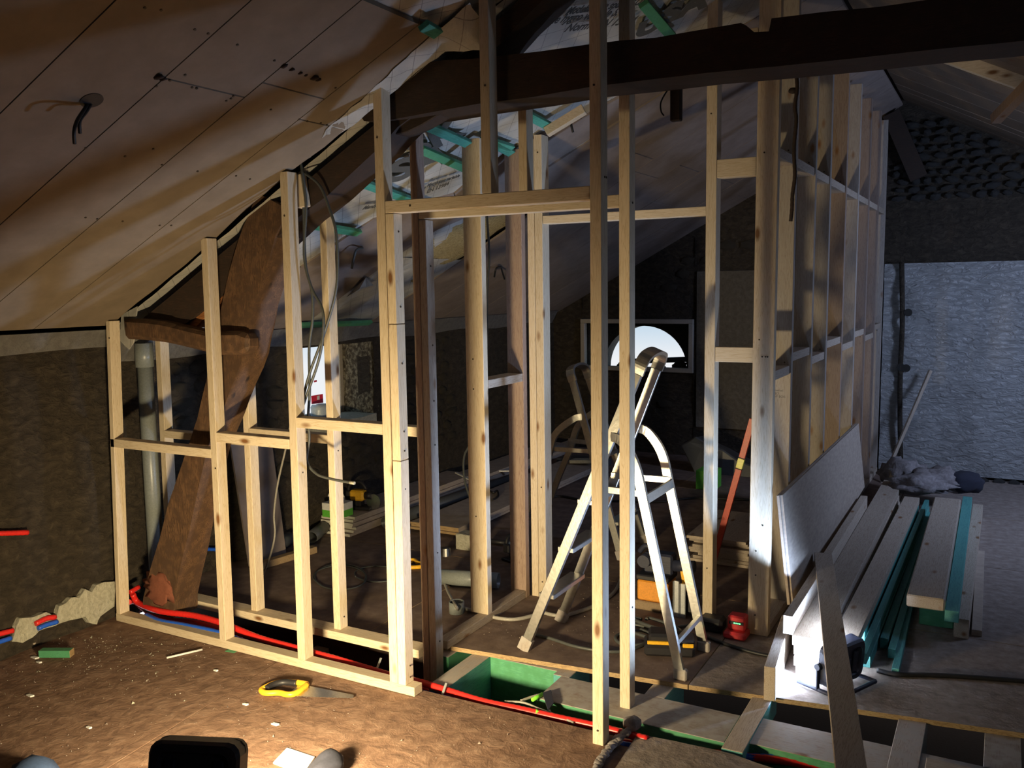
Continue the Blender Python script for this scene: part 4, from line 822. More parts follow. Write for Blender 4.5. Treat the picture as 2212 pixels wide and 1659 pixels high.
# timber bits by the left wall
bm = B(); bar(bm, W(560, 1222, Z=.022), W(680, 1186, Z=.022), 0.05, 0.042); tag(obj('timber_length', bm, PLYEDGE), 'short rough timber lying on the floor by the left wall', 'timber')
# leaning white panel against the left wall
bm = B(); q = [W(497, 950, X=-4.13), W(588, 958, X=-4.13), W(618, 1180, X=-4.03), W(540, 1215, X=-4.03)]; q[2].z = q[3].z = 0.001
hexa(bm, q, [k+Vector((-.015, 0, 0)) for k in q], 0.001); tag(obj('board_offcut', bm, CEILF), 'tall grey board offcut leaning on the left wall behind the second stud', 'board')
# carton, paper, tool on stack 1
q = W(722, 1118, Z=0.135)
CB = thing('carton', 'white and green cardboard carton on the pale-edged stack', 'box', (q.x, q.y, 0.136))
bm = B(); box(bm, q.x-.09, q.x+.07, q.y-.02, q.y+.12, 0.136, 0.185, 0.002); obj('lower_half', bm, GRNB, CB); bm = B(); box(bm, q.x-.09, q.x+.07, q.y-.02, q.y+.12, 0.1851, 0.235, 0.002); obj('upper_half', bm, WHT, CB)
bm = B(); c = Vector((q.x-.13, q.y+.16, 0.137)); tube(bm, [c+Vector((.075*math.cos(a/10*math.pi), 0, .09*math.sin(a/10*math.pi))) for a in range(11)], 0.006, 6); bmesh.ops.create_cone(bm, cap_ends=True, segments=24, radius1=.07, radius2=.07, depth=.03, matrix=Matrix.Translation(c+Vector((0, .02, .07))) @ Matrix.Rotation(math.pi/2, 4, 'X')); tag(obj('disc_pack', bm, WHT), 'round white disc pack leaning behind the green carton', 'pack')
def tool(name, loc, body, accent, label, cat, s=1.0, rotz=0.0):
    T = thing(name, label, cat, loc); R = Matrix.Rotation(rotz, 4, 'Z'); L = Vector(loc)
    def add(nm, bm_, mt):
        for v in bm_.verts: v.co = (R @ (v.co*s)) + L
        return obj(nm, bm_, mt, T)
    bm = B(); box(bm, -.05, .05, -.035, .035, 0.055, .125, .012); add('motor_housing', bm, accent)
    bm = B(); box(bm, -.08, -.05, -.03, .03, 0.06, .12, .008); add('vent_cap', bm, body)
    bm = B(); tube(bm, [Vector(p) for p in ((.05, 0, .09), (.10, 0, .09))], 0.024, 12); add('gear_neck', bm, body)
    bm = B(); bmesh.ops.create_cone(bm, cap_ends=True, segments=20, radius1=.05, radius2=.05, depth=.012, matrix=Matrix.Translation((.11, 0, .052)) @ Matrix.Rotation(math.pi/2, 4, 'X')); add('disc', bm, STEEL)
    bm = B(); tube(bm, smooth_path([Vector(p) for p in ((-.07, 0, .12), (-.05, 0, .165), (.02, 0, .175), (.06, 0, .13))]), 0.013, 8); add('grip', bm, body)
    bm = B(); box(bm, -.08, .10, -.045, .045, 0.001, .02, .004); add('base_plate', bm, body)
    bm = B(); box(bm, -.03, .03, -.03, .03, 0.02, .056, .004); add('battery', bm, body)
    return T
q = W(775, 1098, Z=0.136); tool('power_tool', (q.x, q.y, 0.136), BLACK, YEL, 'yellow and black power tool on the left board stack', 'power tool', 1.1, 0.2)
q = W(1106, 1208, Z=0); tool('router', (q.x+.02, q.y, 0.001), BLACK, ZINC, 'dark hand router on the floor beside the reddish stud', 'power tool', 0.95, 1.2)
q = W(1075, 1172, Z=0.02); bm = B(); tube(bm, [q+Vector((-.07, 0, 0)), q+Vector((.07, .02, 0))], 0.016, 10); tag(obj('black_torch', bm, BLACK), 'black torch lying on the back floor', 'torch')
q = W(1002, 1187, Z=0); bm = B(); box(bm, q.x-.05, q.x+.07, q.y-.02, q.y+.09, 0.001, 0.105, 0.004); rough_up(bm, 0.003, 30, 2, 1); tag(obj('foam_block', bm, LIME), 'chipped pale block on the back floor behind the second frame doorway', 'block')
q = W(963, 1200, Z=0); bm = B(); bmesh.ops.create_cone(bm, cap_ends=True, segments=16, radius1=.035, radius2=.03, depth=.05, matrix=Matrix.Translation((q.x, q.y, .026))); tag(obj('paint_tin', bm, STEEL), 'small shiny metal tin left of the pale block', 'tin')
# hand saws
def handsaw(loc, ang, label, L=0.42, s=1.0):
    T = thing('handsaw', label, 'saw', loc); R = Matrix.Rotation(ang, 4, 'Z'); P = Vector(loc)
    def xf(x, y, z): return P+R @ Vector((x*s, y*s, z*s))
    bl = [(0.09, -0.055), (0.09, 0.045), (0.14, 0.05), (L, 0.018), (L+.01, -0.008)]
    # toothed lower edge
    teeth = []
    n = 40
    for i in range(n): 
        x = L+.01-(L+.01-0.09)*(i+.5)/n; y = -0.008+(-0.055+0.008)*(i+.5)/n; teeth.append((x, y-(0.0035 if i % 2 else 0)))
    pl_ = bl[1:]+teeth[:-1]+[bl[0]]
    bm = B(); hexa(bm, [xf(x, y, .006) for x, y in pl_], [xf(x, y, .0075) for x, y in pl_]); obj('blade', bm, STEEL, T)
    pts = [(.13, .05), (.09, .058), (.03, .052), (-.01, .03), (-.03, -.01), (-.035, -.045), (0, -.065), (.05, -.05), (.10, -.055), (.125, -.03)]
    bm = B(); sp_ = smooth_path([xf(x, y, .013) for x, y in pts]+[xf(.13, .05, .013)], 5); tube(bm, sp_, 0.0125*s, 8); obj('handle', bm, YEL, T)
    bm = B(); tube(bm, smooth_path([xf(x, y, .0135) for x, y in ((.08, .05), (.02, .045), (-.015, .01), (-.02, -.03))]), 0.0140*s, 8); obj('grip_pad', bm, BLACK, T)
    return T
qa, qb = W(600, 1492, Z=0), W(778, 1513, Z=0); ang = math.atan2(qb.y-qa.y, qb.x-qa.x)
handsaw((qa.x-.02, qa.y, 0.002), ang, 'yellow-handled handsaw lying on the dusty floor in front of the frame', L=(qb-qa).length-.02)
q = W(893, 1228, Z=0); handsaw((q.x, q.y, 0.002), 2.6, 'second handsaw with yellow handle on the back floor', L=0.40)
# slats stack with level leaning
for i in range(9):
    z0 = 0.001+0.0185*i; dx = random.uniform(-.04, .03); dy = random.uniform(-.03, .03)
    bm = B(); box(bm, -1.62+dx, -1.26+dx+random.uniform(-.03, .02), 5.20+dy, 5.9+dy, z0, z0+0.0178, 0.001); o = obj('slat', bm, [GREYW[1], PLY])
    tag(o, '%s slat of the pile behind the red level' % ('lowest', 'second', 'third', 'fourth', 'fifth', 'sixth', 'seventh', 'eighth', 'topmost')[i], 'slat', 'slat pile behind the red level')
LV = thing('spirit_level', 'long red spirit level leaning against the jamb post over the slat pile', 'level', (-1.42, 5.05, 0))
a, c = Vector((-1.43, 5.03, 0.02)), W(1620, 925, Y=4.32)
a = W(1540, 1220, Y=5.12); a.z = max(a.z, 0.03)
c = W(1626, 905, Y=5.12)
bm = B(); bar(bm, a, c, 0.022, 0.036, (1, 0, 0)); obj('rail', bm, REDL, LV)
k = a.lerp(c, 0.70); d = (c-a).normalized(); bm = B(); bar(bm, k-d*.03, k+d*.03, 0.026, 0.038, (1, 0, 0)); obj('vial_window', bm, plain('yellow_vial', (0.75, 0.75, 0.1), .3, bs=0), LV)
for s_ in (-.034, .034):
    bm = B(); bar(bm, k+d*(s_-.003), k+d*(s_+.003), 0.027, 0.039, (1, 0, 0)); obj('vial_rim', bm, BLACK, LV)
# green carton and dark sheet at the back
q = W(1518, 1058, Z=0); bm = B(); box(bm, q.x-.06, q.x+.10, q.y, q.y+.2, 0.001, 0.16, .003); tag(obj('green_box', bm, GRNB), 'plain green box on the far floor left of the jamb post', 'box')
bm = B(); q = [W(a, b_, Y=7.75) for a, b_ in ((1470, 960), (1500, 945), (1560, 975), (1630, 1010), (1640, 1060), (1560, 1062), (1515, 1062))]; hexa(bm, q, [k+Vector((0, .25, 0)) for k in q], 0.01); bmesh.ops.triangulate(bm, faces=bm.faces[:]); rough_up(bm, 0.03, 5, 1, 2); tag(obj('plastic_sheet_heap', bm, DPVC), 'dark heap of plastic sheeting on the far floor behind the jamb post', 'sheeting')
bm = B(); q = W(1245, 1000, Z=0); box(bm, q.x-.12, q.x+.35, q.y-.2, q.y+.05, 0.001, 0.07, .01); tag(obj('low_case', bm, DPVC), 'low dark case on the far floor left of the ladder handle', 'case')
bm = B(); q = W(1262, 995, Z=0.1); bar(bm, q+Vector((-.1, -.05, .0)), q+Vector((.14, -.05, .02)), .12, .03); tag(obj('board_scrap', bm, LIME), 'pale board scrap resting on the low dark case', 'scrap')
# loose trim and scrap
bm = B(); bar(bm, W(985, 1021, Z=.2), W(1015, 1036, Z=.2), .02, .01); tag(obj('wood_strip', bm, WHT), 'short white strip lying slanted over the far boards', 'strip')
bm = B(); bar(bm, W(1052, 1017, Z=.08), W(1116, 1018, Z=.08), .02, .015); tag(obj('wood_strip', bm, WHT), 'straight white strip on the far floor by the reddish stud', 'strip')
cable('clamp_hook', [W(a, b_, Z=.085) for a, b_ in ((1058, 1060), (1066, 1064), (1074, 1060), (1076, 1072), (1064, 1080))], 0.008, BLACK, 'small black hook on the plywood stack', 'hook')
# ---- the vacuum / tools by the ladder
VX = W(1400, 1322, Z=0)
VC = thing('tool_case', 'orange and brown tool case with hoses standing inside the ladder legs', 'tool case', (VX.x, VX.y, 0))
x, y = VX.x, VX.y
bm = B(); box(bm, x-.07, x+.10, y+.02, y+.16, 0.05, 0.16, .008); obj('case_body', bm, ORA, VC); bm = B(); box(bm, x-.08, x+.11, y+.01, y+.17, 0.001, 0.05, .006); obj('case_base', bm, CARTON, VC)
bm = B(); box(bm, x-.075, x+.105, y+.015, y+.165, 0.161, 0.19, .006); obj('case_lid', bm, BLACK, VC)
bm = B(); tube(bm, [Vector((x-.035, y+.02, .26)), Vector((x-.035, y+.16, .26))], .034, 14); obj('hose_port', bm, BLUEBK, VC); bm = B(); box(bm, x-.05, x+.11, y+.06, y+.14, .19, .30, .01); obj('motor_head', bm, BLUEBK, VC)
bm = B(); box(bm, x+.005, x+.045, y+.02, y+.05, .315, .335, .003); obj('switch_cap', bm, WHT, VC)
bm = B(); tube(bm, smooth_path([Vector(p) for p in ((x-.07, y+.06, .3), (x-.03, y+.05, .34), (x+.03, y+.05, .33))]), .014, 8); obj('handle', bm, BLUEBK, VC)
DR = thing('cordless_drill', 'cordless drill with yellow housing and red light beside the orange case', 'drill', (x+.17, y+.05, 0))
dx, dy = x+.18, y+.06
bm = B(); tube(bm, [Vector((dx-.06, dy, .25)), Vector((dx+.05, dy, .26))], .03, 12); obj('motor_housing', bm, BLUEBK, DR); bm = B(); bar(bm, (dx, dy, .24), (dx+.02, dy, .13), .04, .045, (1, 0, 0)); obj('grip', bm, YEL, DR)
bm = B(); box(bm, dx-.04, dx+.07, dy-.04, dy+.04, .02, .13, .01); obj('battery', bm, BLACK, DR); q = W(1439, 1235, Y=dy-.03); bm = B(); bmesh.ops.create_icosphere(bm, subdivisions=1, radius=.006, matrix=Matrix.Translation((dx+.03, dy-.034, .262))); obj('indicator_light', bm, E_RED, DR)
q = W(1467, 1335, Z=0); PR = thing('metal_profile', 'folded grey metal profile standing upright beside the drill', 'metal profile', (q.x, q.y, 0))
for k in range(2):
    bm = B(); poly_z(bm, [(q.x-.035+.034*k, q.y), (q.x-.03+.034*k, q.y+.02), (q.x-.005+.034*k, q.y+.02), (q.x-.001+.034*k, q.y), (q.x-.008+.034*k, q.y+.008), (q.x-.028+.034*k, q.y+.008)], 0.001, 0.19-.01*k); obj('fold', bm, ZINC, PR)
q = W(1450, 1425, Z=0); BC = thing('battery_charger', 'black and yellow battery charger on the ply inside the front ladder feet', 'charger', (q.x, q.y, 0)); R = Matrix.Rotation(0.35, 4, 'Z')
def bx(x0, x1, y0, y1, z0, z1, bev, nm, mt):
    bm = B(); box(bm, x0, x1, y0, y1, z0, z1, bev)
    for v in bm.verts: v.co = R @ v.co+Vector((q.x, q.y+.02, 0))
    obj(nm, bm, mt, BC)
bx(-.13, .10, 0, .14, 0.001, .055, .012, 'base', BLACK); bx(-.11, .02, .02, .13, .056, .10, .012, 'battery', BLACK); bx(-.115, .025, .005, .02, .056, .072, .003, 'yellow_trim', YEL); bx(.045, .095, .0, .012, .05, .068, .003, 'yellow_label', YEL); bx(.03, .1, .03, .13, .056, .075, .005, 'cradle', BLUEBK)
q = W(1585, 1384, Z=0); RC = thing('charging_station', 'red charger with green lights at the foot of the tall corner post', 'charger', (q.x, q.y, 0)); x, y = q.x, q.y
bm = B(); box(bm, x-.055, x+.055, y, y+.10, 0.001, .038, .01); obj('base', bm, REDT, RC); bm = B(); box(bm, x-.04, x+.045, y+.03, y+.10, .0385, .11, .008); obj('battery', bm, REDT, RC)
bm = B(); box(bm, x-.033, x+.038, y+.027, y+.031, .07, .085, .001); dp = obj('display', bm, BLACK, RC)
for k in range(4):
    bm = B(); box(bm, x-.008+.009*k, x-.003+.009*k, y+.0245, y+.0265, .075, .08); obj('green_light', bm, E_GRN, dp)
bm = B(); box(bm, x-.19, x-.07, y+.04, y+.14, 0.001, .07, .015); tag(obj('dark_pouch', bm, BLACK), 'dark pouch on the floor left of the red charger', 'pouch')

# ================================================================== RIGHT SIDE TIMBER PILE
def lbar(name, x0, y0, x1, y1, wdt, z0, z1, mat, label, cat='timber', group=None, bev=0.0015, zend=None):
    d = Vector((x1-x0, y1-y0, 0)).normalized(); s = Vector((-d.y, d.x, 0))*-1   # x0,y0 is the left edge; width goes right
    dz = 0 if zend is None else zend
    a = [Vector((x0, y0, z0)), Vector((x0, y0, z0))+s*wdt, Vector((x0, y0, z1))+s*wdt, Vector((x0, y0, z1))]
    b_ = [Vector((x1, y1, z0+dz)), Vector((x1, y1, z0+dz))+s*wdt, Vector((x1, y1, z1+dz))+s*wdt, Vector((x1, y1, z1+dz))]
    bm = B(); hexa(bm, a, b_, bev); o = obj(name, bm, mat); tag(o, label, cat, group); return o
G = 'timber pile on the right'
lbar('plank', -0.80, 3.53, -0.86, 4.14, 0.045, 0.001, 0.145, GREYW[1], 'short brightly lit plank standing on edge at the ply edge', 'plank')
lbar('plank', -0.735, 3.84, -0.745, 7.3, 0.135, 0.001, 0.045, GREYW[1], 'bottom plank of the wide stack beside the leaning ply panel', 'plank', G)
lbar('plank', -0.74, 3.82, -0.75, 7.3, 0.135, 0.046, 0.088, GREYW[1], 'second plank up in the wide stack beside the ply panel', 'plank', G)
lbar('plank', -0.745, 3.84, -0.755, 7.3, 0.135, 0.089, 0.133, GREYW[1], 'third plank up in the wide stack beside the ply panel', 'plank', G)
lbar('plank', -0.75, 3.83, -0.76, 7.28, 0.135, 0.134, 0.178, GREYW[1], 'top plank of the wide stack beside the ply panel', 'plank', G)
lbar('batten', -0.79, 3.83, -0.80, 6.3, 0.042, 0.179, 0.262, GREYW[1], 'square batten lying on the wide plank stack', 'batten', G)
lbar('plank', -0.60, 3.92, -0.575, 6.85, 0.10, 0.115, 0.16, GREYW[1], 'pale wide plank on top of the teal battens', 'plank', G)
lbar('batten', -0.60, 4.2, -0.575, 6.8, 0.10, 0.001, 0.114, TEAL, 'teal treated beam under the pale wide plank', 'timber', G)
lbar('batten', -0.49, 3.95, -0.455, 7.05, 0.03, 0.055, 0.105, TEAL, 'thin teal batten beside the pale wide plank', 'batten', G)
lbar('batten', -0.495, 4.05, -0.46, 7.05, 0.04, 0.001, 0.054, TEAL, 'lower teal batten beside the pale wide plank', 'batten', G)
lbar('batten', -0.445, 4.30, -0.425, 6.9, 0.035, 0.001, 0.052, TEAL, 'middle teal batten lying behind the lamp', 'batten', G)
lbar('batten', -0.40, 4.20, -0.41, 6.6, 0.033, 0.001, 0.045, TEAL, 'long grey-teal batten reaching toward the lamp cable', 'batten', G)
lbar('batten', -0.365, 4.02, -0.385, 5.1, 0.030, 0.0015, 0.032, TEAL, 'short green batten end nearest the lamp cable', 'batten', G)
lbar('beam', -0.355, 4.52, -0.372, 6.72, 0.165, 0.145, 0.205, GREYW[1], 'wide grey beam on top of the right hand stack', 'timber', G, 0.006)
lbar('beam', -0.31, 4.70, -0.33, 6.7, 0.155, 0.001, 0.144, GREEN, 'dark green beam under the wide grey beam', 'timber', G, 0.004)
lbar('plank', -0.188, 4.52, -0.205, 7.05, 0.06, 0.10, 0.155, TEAL, 'grey-green plank right of the wide grey beam', 'plank', G)
lbar('plank', -0.15, 4.60, -0.14, 7.1, 0.065, 0.001, 0.095, GREYW[1], 'pale worn plank on edge right of the grey-green plank', 'plank', G)
lbar('plank', -0.075, 4.66, -0.09, 6.1, 0.045, 0.001, 0.03, PLY, 'flat pale lath at the right edge of the stacks', 'plank', G)
# leaning ply panel: two sheets
for k, lab_ in enumerate(('front ply sheet leaning on the long stud wall', 'rear ply sheet behind it, only its edge showing')):
    e = Vector((-0.013*k, 0, 0))
    q = [W(1685, 1070, X=-0.905)+e, W(1851, 915, X=-0.905)+e, W(1864, 1052, X=-0.835)+e, W(1708, 1305, X=-0.835)+e]
    if k: q = [v+Vector((0, -.015, 0.0)) for v in q]
    bm = B(); hexa(bm, q, [v+Vector((0.012, 0, 0.002)) for v in q]); tag(obj('plywood_sheet', bm, PLY), lab_, 'board', None)
# long lath bridging to the foreground
A_, B_ = W(1778, 1198, Z=0.275), W(1838, 1659, Z=0.275); D_ = (B_-A_).normalized()
bm = B(); bar(bm, A_-Vector((0, 0, .002)), A_+D_*(B_-A_).length*1.25-Vector((0, 0, .002)), 0.088, 0.024); tag(obj('long_plank', bm, GREYW[1]), 'long grey plank bridging from the timber pile over the floor gap toward the viewer', 'plank')
e_ = A_+D_*(B_-A_).length*1.22; bm = B(); box(bm, e_.x-.12, e_.x+.12, e_.y-.05, e_.y+.05, -0.012, 0.258, .004); tag(obj('support_block', bm, GREYW[0]), 'timber block under the near end of the long grey plank', 'block')
# rag heap
RH = thing('cloth_heap', 'dusty grey cloth heap on the far end of the timber pile by the white wall', 'cloth', W(2000, 1075, Z=0.12))
bm = B()
for c_, r_ in (((1950, 1035), (.17, .16, .12)), ((1985, 1055), (.20, .16, .07)), ((2030, 1045), (.17, .14, .09)), ((2005, 1045), (.15, .18, .085)), ((1938, 1022), (.09, .12, .10))):
    q = W(*c_, Z=0.2); blob(bm, q+Vector((0, .15, 0)), r_, c_[0], 3, 0.6, 2.6)
obj('folded_cloth', bm, CLOTH, RH)
bm = B(); q = W(2078, 1050, Z=0.2); blob(bm, q+Vector((0, .15, 0)), (.14, .13, .08), 3, 3, 0.3, 2); obj('dark_bag', bm, DCLOTH, RH, label='dark blue rounded bag')
bm = B(); bar(bm, W(2010, 800, Y=8.33), W(1905, 1045, Y=8.0), .02, .03); tag(obj('leaning_rod', bm, GREYW[2]), 'thin wooden rod leaning on the white wall by the stud wall end', 'rod')
for i, (a, b_) in enumerate(((1962, 675), (1958, 795), (1946, 793))):
    q = W(a, b_, Y=8.39); bm = B(); bmesh.ops.create_cone(bm, cap_ends=True, segments=16, radius1=.03, radius2=.034, depth=.03, matrix=Matrix.Translation(q) @ Matrix.Rotation(math.pi/2, 4, 'X')); tag(obj('socket_box', bm, CHROME), ('upper dark socket hole beside the cable groove in the white wall', 'lower right dark socket hole beside the cable groove', 'lower left dark socket hole on the cable groove')[i], 'socket')
# hanging chain/rope on the stud wall
RP = W(1715, 180, Y=4.1)
cable('hanging_rope', [W(a, b_, Y=4.1) for a, b_ in ((1720, 160), (1722, 190), (1717, 230), (1720, 260), (1715, 320), (1717, 380), (1712, 420), (1711, 450), (1708, 478))], 0.008, OAK, 'dark frayed rope hanging from the tie beam in front of the long stud wall', 'rope', None, True)
q = W(1712, 196, Y=4.1); bm = B(); blob(bm, q, (.018, .012, .014), 2, 2, .5); tag(obj('rope_knot', bm, OAK), 'dark knot near the top of the frayed rope', 'knot')

# ================================================================== WORK LAMPS
def local_to(P, T):
    z = (Vector(T)-Vector(P)).normalized(); x = Vector((0, 0, 1)).cross(z).normalized(); y = z.cross(x)
    m_ = Matrix((x, y, z)).transposed().to_4x4(); m_.translation = P; return m_
def floodlight(P, T, label, mat, emat, w_, h_, foot_z, big=False):
    L = thing('work_lamp', label, 'lamp', (P.x, P.y, foot_z)); mt = local_to(P, T)
    def add(nm, bm_, m_, world=False):
        if not world: bmesh.ops.transform(bm_, matrix=mt, verts=bm_.verts[:])
        return obj(nm, bm_, m_, L)
    # housing open to the front: back shell with rounded corners, rim, glass
    def rr(wd, hg, r, z): return [Vector((sx*(wd/2-r)+r*math.cos(a), sy_*(hg/2-r)+r*math.sin(a), z)) for sx, sy_, a0 in ((1, 1, 0), (-1, 1, 90), (-1, -1, 180), (1, -1, 270)) for a in [math.radians(a0+30*i) for i in range(4)]]
    bm = B(); loops = [[bm.verts.new(p) for p in rr(*k)] for k in (((w_+.05, h_+.05, .035, -.006), (w_+.05, h_+.05, .035, -.045), (w_+.035, h_+.035, .035, -.055), (w_-.005, h_-.005, .03, -.055), (w_-.02, h_-.02, .025, -.040)) if big else ((w_+.05, h_+.05, .03, -.006), (w_+.05, h_+.05, .03, -.028), (w_+.01, h_+.01, .03, -.05), (w_*.7, h_*.7, .03, -.085)))]
    for a, c in zip(loops, loops[1:]):
        for k in range(16): bm.faces.new((a[k], a[(k+1) % 16], c[(k+1) % 16], c[k]))
    bm.faces.new(loops[0]); bm.faces.new(loops[-1]); add('housing', bm, mat)
    bm = B(); o_l = [bm.verts.new(p) for p in rr(w_+.05, h_+.05, .03, 0.008)]; i_l = [bm.verts.new(p) for p in rr(w_+.01, h_+.01, .02, 0.008)]; o2 = [bm.verts.new(p) for p in rr(w_+.05, h_+.05, .03, -.006)]; i2 = [bm.verts.new(p) for p in rr(w_+.01, h_+.01, .02, -.005)]
    for a, c in ((o_l, i_l), (o_l, o2), (i_l, i2), (o2, i2)):
        for k in range(16): bm.faces.new((a[k], a[(k+1) % 16], c[(k+1) % 16], c[k]))
    add('rim', bm, mat)
    bm = B(); box(bm, -w_/2, w_/2, -h_/2, h_/2, -.005, -.003); add('glass', bm, emat)
    if big:
        for k in (-1, 1):
            bm = B(); box(bm, k*w_*.33-.016, k*w_*.33+.016, -h_*.42, h_*.34, -.050, -.0405, .004); add('back_rib', bm, BLUEBK)
        bm = B(); box(bm, -w_*.18, w_*.18, -h_*.36, h_*.1, -.047, -.0405, .003); add('junction_cover', bm, mat)
    else:
        for k in range(5):
            bm = B(); box(bm, -w_*.35+k*w_*.17, -w_*.35+k*w_*.17+.004, -h_*.35, h_*.35, -.11, -.085); add('cooling_fin', bm, mat)
    # tilting bracket and U shaped stand
    xr = mt.to_3x3() @ Vector((1, 0, 0)); xr.z = 0; xr.normalize(); fwd = Vector((xr.y, -xr.x, 0))
    for s_ in (-1, 1):
        a = Vector(P)+xr*s_*(w_/2+.035); f_ = Vector((a.x, a.y, foot_z+.012))
        bm = B(); bar(bm, a, f_, .02, .008, fwd); add('bracket', bm, mat, True)
        bm = B(); tube(bm, [f_+fwd*.10, f_-fwd*.10], .009, 8); add('stand_bar', bm, mat, True)
        bm = B(); bmesh.ops.create_cone(bm, cap_ends=True, segments=10, radius1=.014, radius2=.014, depth=.02, matrix=Matrix.Translation(a) @ xr.to_track_quat('Z', 'Y').to_matrix().to_4x4()); add('tilt_knob', bm, mat, True)
    a, c = (Vector(P)+xr*(w_/2+.035)), (Vector(P)-xr*(w_/2+.035)); a.z = c.z = foot_z+.012
    bm = B(); tube(bm, [a-fwd*.1, c-fwd*.1], .009, 8); add('stand_bar', bm, mat, True)
    if big: return L
    # grip over the top
    t0 = mt @ Vector((-w_*.3, h_*.5+.02, -.03)); t3 = mt @ Vector((w_*.3, h_*.5+.02, -.03)); u = mt.to_3x3() @ Vector((0, .05, -.01))
    bm = B(); tube(bm, smooth_path([t0, t0+u, t3+u, t3], 4), .010, 8); add('grip', bm, mat, True)
    return L
floodlight(LED_P-(LED_T-LED_P).normalized()*.004, LED_T, 'black work lamp glaring white at the timber pile ends on the right', BLUEBK, E_LED, 0.19, 0.13, 0.001, True)
floodlight(HAL_P-(HAL_T-HAL_P).normalized()*.004, HAL_T, 'big black work lamp seen from behind, cut by the bottom edge, giving the warm light', plain('charcoal_plastic', (0.06, 0.055, 0.06), 0.5, bs=0.05), E_HAL, 0.21, 0.15, 0.001, True)
bm = B(); q = W(705, 1655, Z=0.03); blob(bm, q, (.05, .075, .045), 4, 3, .3, 1.5)
for v in bm.verts: v.co.z = max(v.co.z, 0.001)
tag(obj('work_glove', bm, DCLOTH), 'dark rounded glove on the floor right of the big lamp at the bottom edge', 'glove')
bm = B(); q = FLp(0.001, (620, 1618), (680, 1638), (655, 1675), (590, 1650)); hexa(bm, q, [k+Vector((0, 0, .006)) for k in q]); tag(obj('paper_sheet', bm, WHT), 'pale card lying in the glare right of the big lamp', 'card')
bm = B(); q = W(75, 1668, Z=0.04); blob(bm, q, (.09, .06, .05), 9, 2, .3)
for v in bm.verts: v.co.z = max(v.co.z, 0.001)
tag(obj('blue_cloth', bm, plain('blue_rag', (.05, .09, .2), .9)), 'blue rag at the bottom left corner of the picture', 'cloth')

# ================================================================== SMALL THINGS ON THE FRONT FLOOR
bm = B(); bar(bm, W(88, 1410, Z=.018), W(156, 1410, Z=.018), .04, .034, (0, 0, 1)); o = obj('timber_offcut', bm, [GREEN, PLYEDGE]); tag(o, 'green treated block lying on the floor under the lime patch', 'offcut')
for p_ in o.data.polygons:
    if p_.normal.x > 0.6: p_.material_index = 1
bm = B(); bar(bm, W(492, 1408, Z=-.01), W(512, 1412, Z=-.01), .04, .024); tag(obj('packing_wedge', bm, GREEN), 'small wedge under the front plate below the second stud', 'wedge')
bm = B(); tube(bm, [W(360, 1421, Z=.006), W(437, 1403, Z=.006)], .005, 8); tag(obj('pencil', bm, WHT), 'thin white pencil-like rod on the floor in front of the plate', 'rod')
bm = B(); bar(bm, W(0, 1400, Z=.01), W(78, 1388, Z=.02), .03, .008); tag(obj('wood_lath', bm, GREYW[0]), 'flat pale lath against the left wall at the picture edge', 'lath')
for i, (a, b_, s, lb) in enumerate(((65, 1502, 1.0, 'white chip lying far left on the dusty floor'), (594, 1564, .9, 'white sliver of wood on the floor below the saw'), (530, 1521, .7, 'cream crumb just below the saw handle'), (75, 1420, 1.2, 'pale plaster flake left of the green block'), (84, 1430, .8, 'small plaster flake below the green block'), (192, 1571, .7, 'pale chip at the seam of the floor boards'), (466, 1448, .6, 'tiny white chip left of the saw'))):
    q = W(a, b_, Z=.004); bm = B(); hexa(bm, [q+Vector((-.018*s, -.006*s, -.003)), q+Vector((.014*s, -.008*s, -.003)), q+Vector((.02*s, .006*s, -.003)), q+Vector((-.01*s, .005*s, -.003))], [q+Vector((-.018*s, -.006*s, .002)), q+Vector((.014*s, -.008*s, .003)), q+Vector((.02*s, .006*s, .004)), q+Vector((-.01*s, .005*s, .003))]); tag(obj('wood_chip', bm, WHT), lb, 'chip')
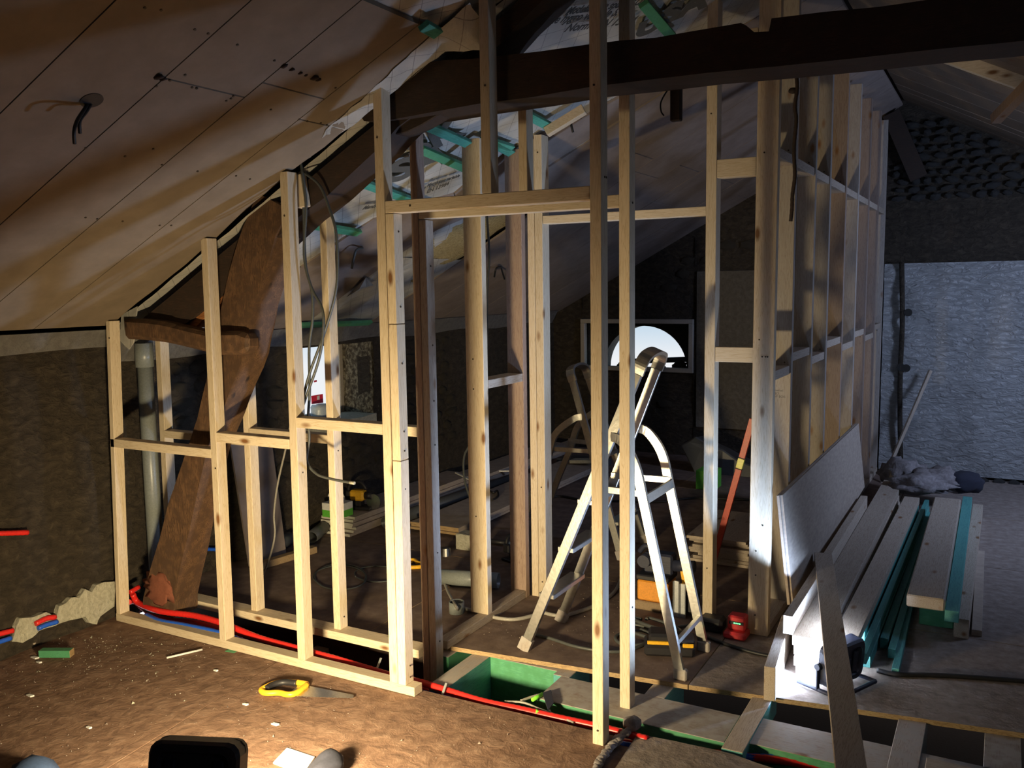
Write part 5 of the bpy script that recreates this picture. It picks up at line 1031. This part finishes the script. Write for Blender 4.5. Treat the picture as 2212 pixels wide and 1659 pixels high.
def debris(name, n, fn, mat, parent, smin=.001, smax=.005):
    bm = B()
    for i in range(n):
        c = fn(); s = random.uniform(smin, smax)*(1 if random.random() < .93 else 2)
        vs = [bm.verts.new(c+Vector((random.uniform(-s, s), random.uniform(-s, s), k))) for k in (0, 0, 0, s)]
        for f in ((0, 1, 2), (0, 1, 3), (1, 2, 3), (0, 2, 3)): bm.faces.new([vs[j] for j in f])
    o = obj(name, bm, mat, parent); o['kind'] = 'stuff'; return o
debris('plaster_crumbs', 420, lambda: W(random.gauss(230, 110), min(1560, 1375+abs(random.gauss(0, 60))), Z=.001), LIME, FL, .001, .0045)
debris('brown_crumbs', 900, lambda: Vector((random.uniform(-3.95, -1.3), random.uniform(1.8, 2.88), .001)), FLOORG, FL, .001, .004)
debris('wood_shavings', 500, lambda: Vector((random.uniform(-2.2, -0.9), random.uniform(3.6, 4.6), .001)), GREYW[0], FB, .001, .003)
# torn felt strip at the floor edge
bm = B(); pts = FLp(.006, (1370, 1565), (1345, 1585), (1320, 1610), (1300, 1635), (1285, 1665))
for i, p_ in enumerate(smooth_path(pts, 5)): blob(bm, p_+Vector((0, 0, -.004)), (.02, .028, .009), i, 1, .8, 5)
blob(bm, W(1368, 1562, Z=.01), (.035, .04, .02), 3, 2, .8, 4)
tag(obj('felt_strip', bm, CLOTH), 'torn grey felt strip along the joint at the foot of the front door post', 'felt')
# small green ends of cable in the gap
CT = thing('cable_bundle', 'short cables with bright green ends curling out of the floor gap', 'cables', W(1160, 1520, Z=-.04))
for pth, mt in ((((1090, 1516), (1130, 1518), (1165, 1532), (1200, 1545), (1240, 1562)), LCABLE), (((1125, 1514), (1150, 1505), (1170, 1500)), LCABLE), (((1190, 1495), (1180, 1510), (1185, 1530), (1190, 1542)), CABLE)):
    bm = B(); tube(bm, smooth_path(FLp(-.015, *pth)), .006, 6); obj('cable', bm, mt, CT)
GE = plain('lime_green_end', (.25, .85, .06), .5, bs=0)
for pa, pb in (((1150, 1512), (1172, 1499)), ((1158, 1535), (1162, 1540))):
    bm = B(); tube(bm, FLp(-.012, pa, pb), .008, 8); obj('green_end', bm, GE, CT)
bm = B(); q = FLp(-.01, (1172, 1498), (1190, 1492), (1196, 1520), (1184, 1535)); hexa(bm, q, [k+Vector((0, 0, .004)) for k in q]); obj('torn_wrap', bm, BLUEBK, CT)
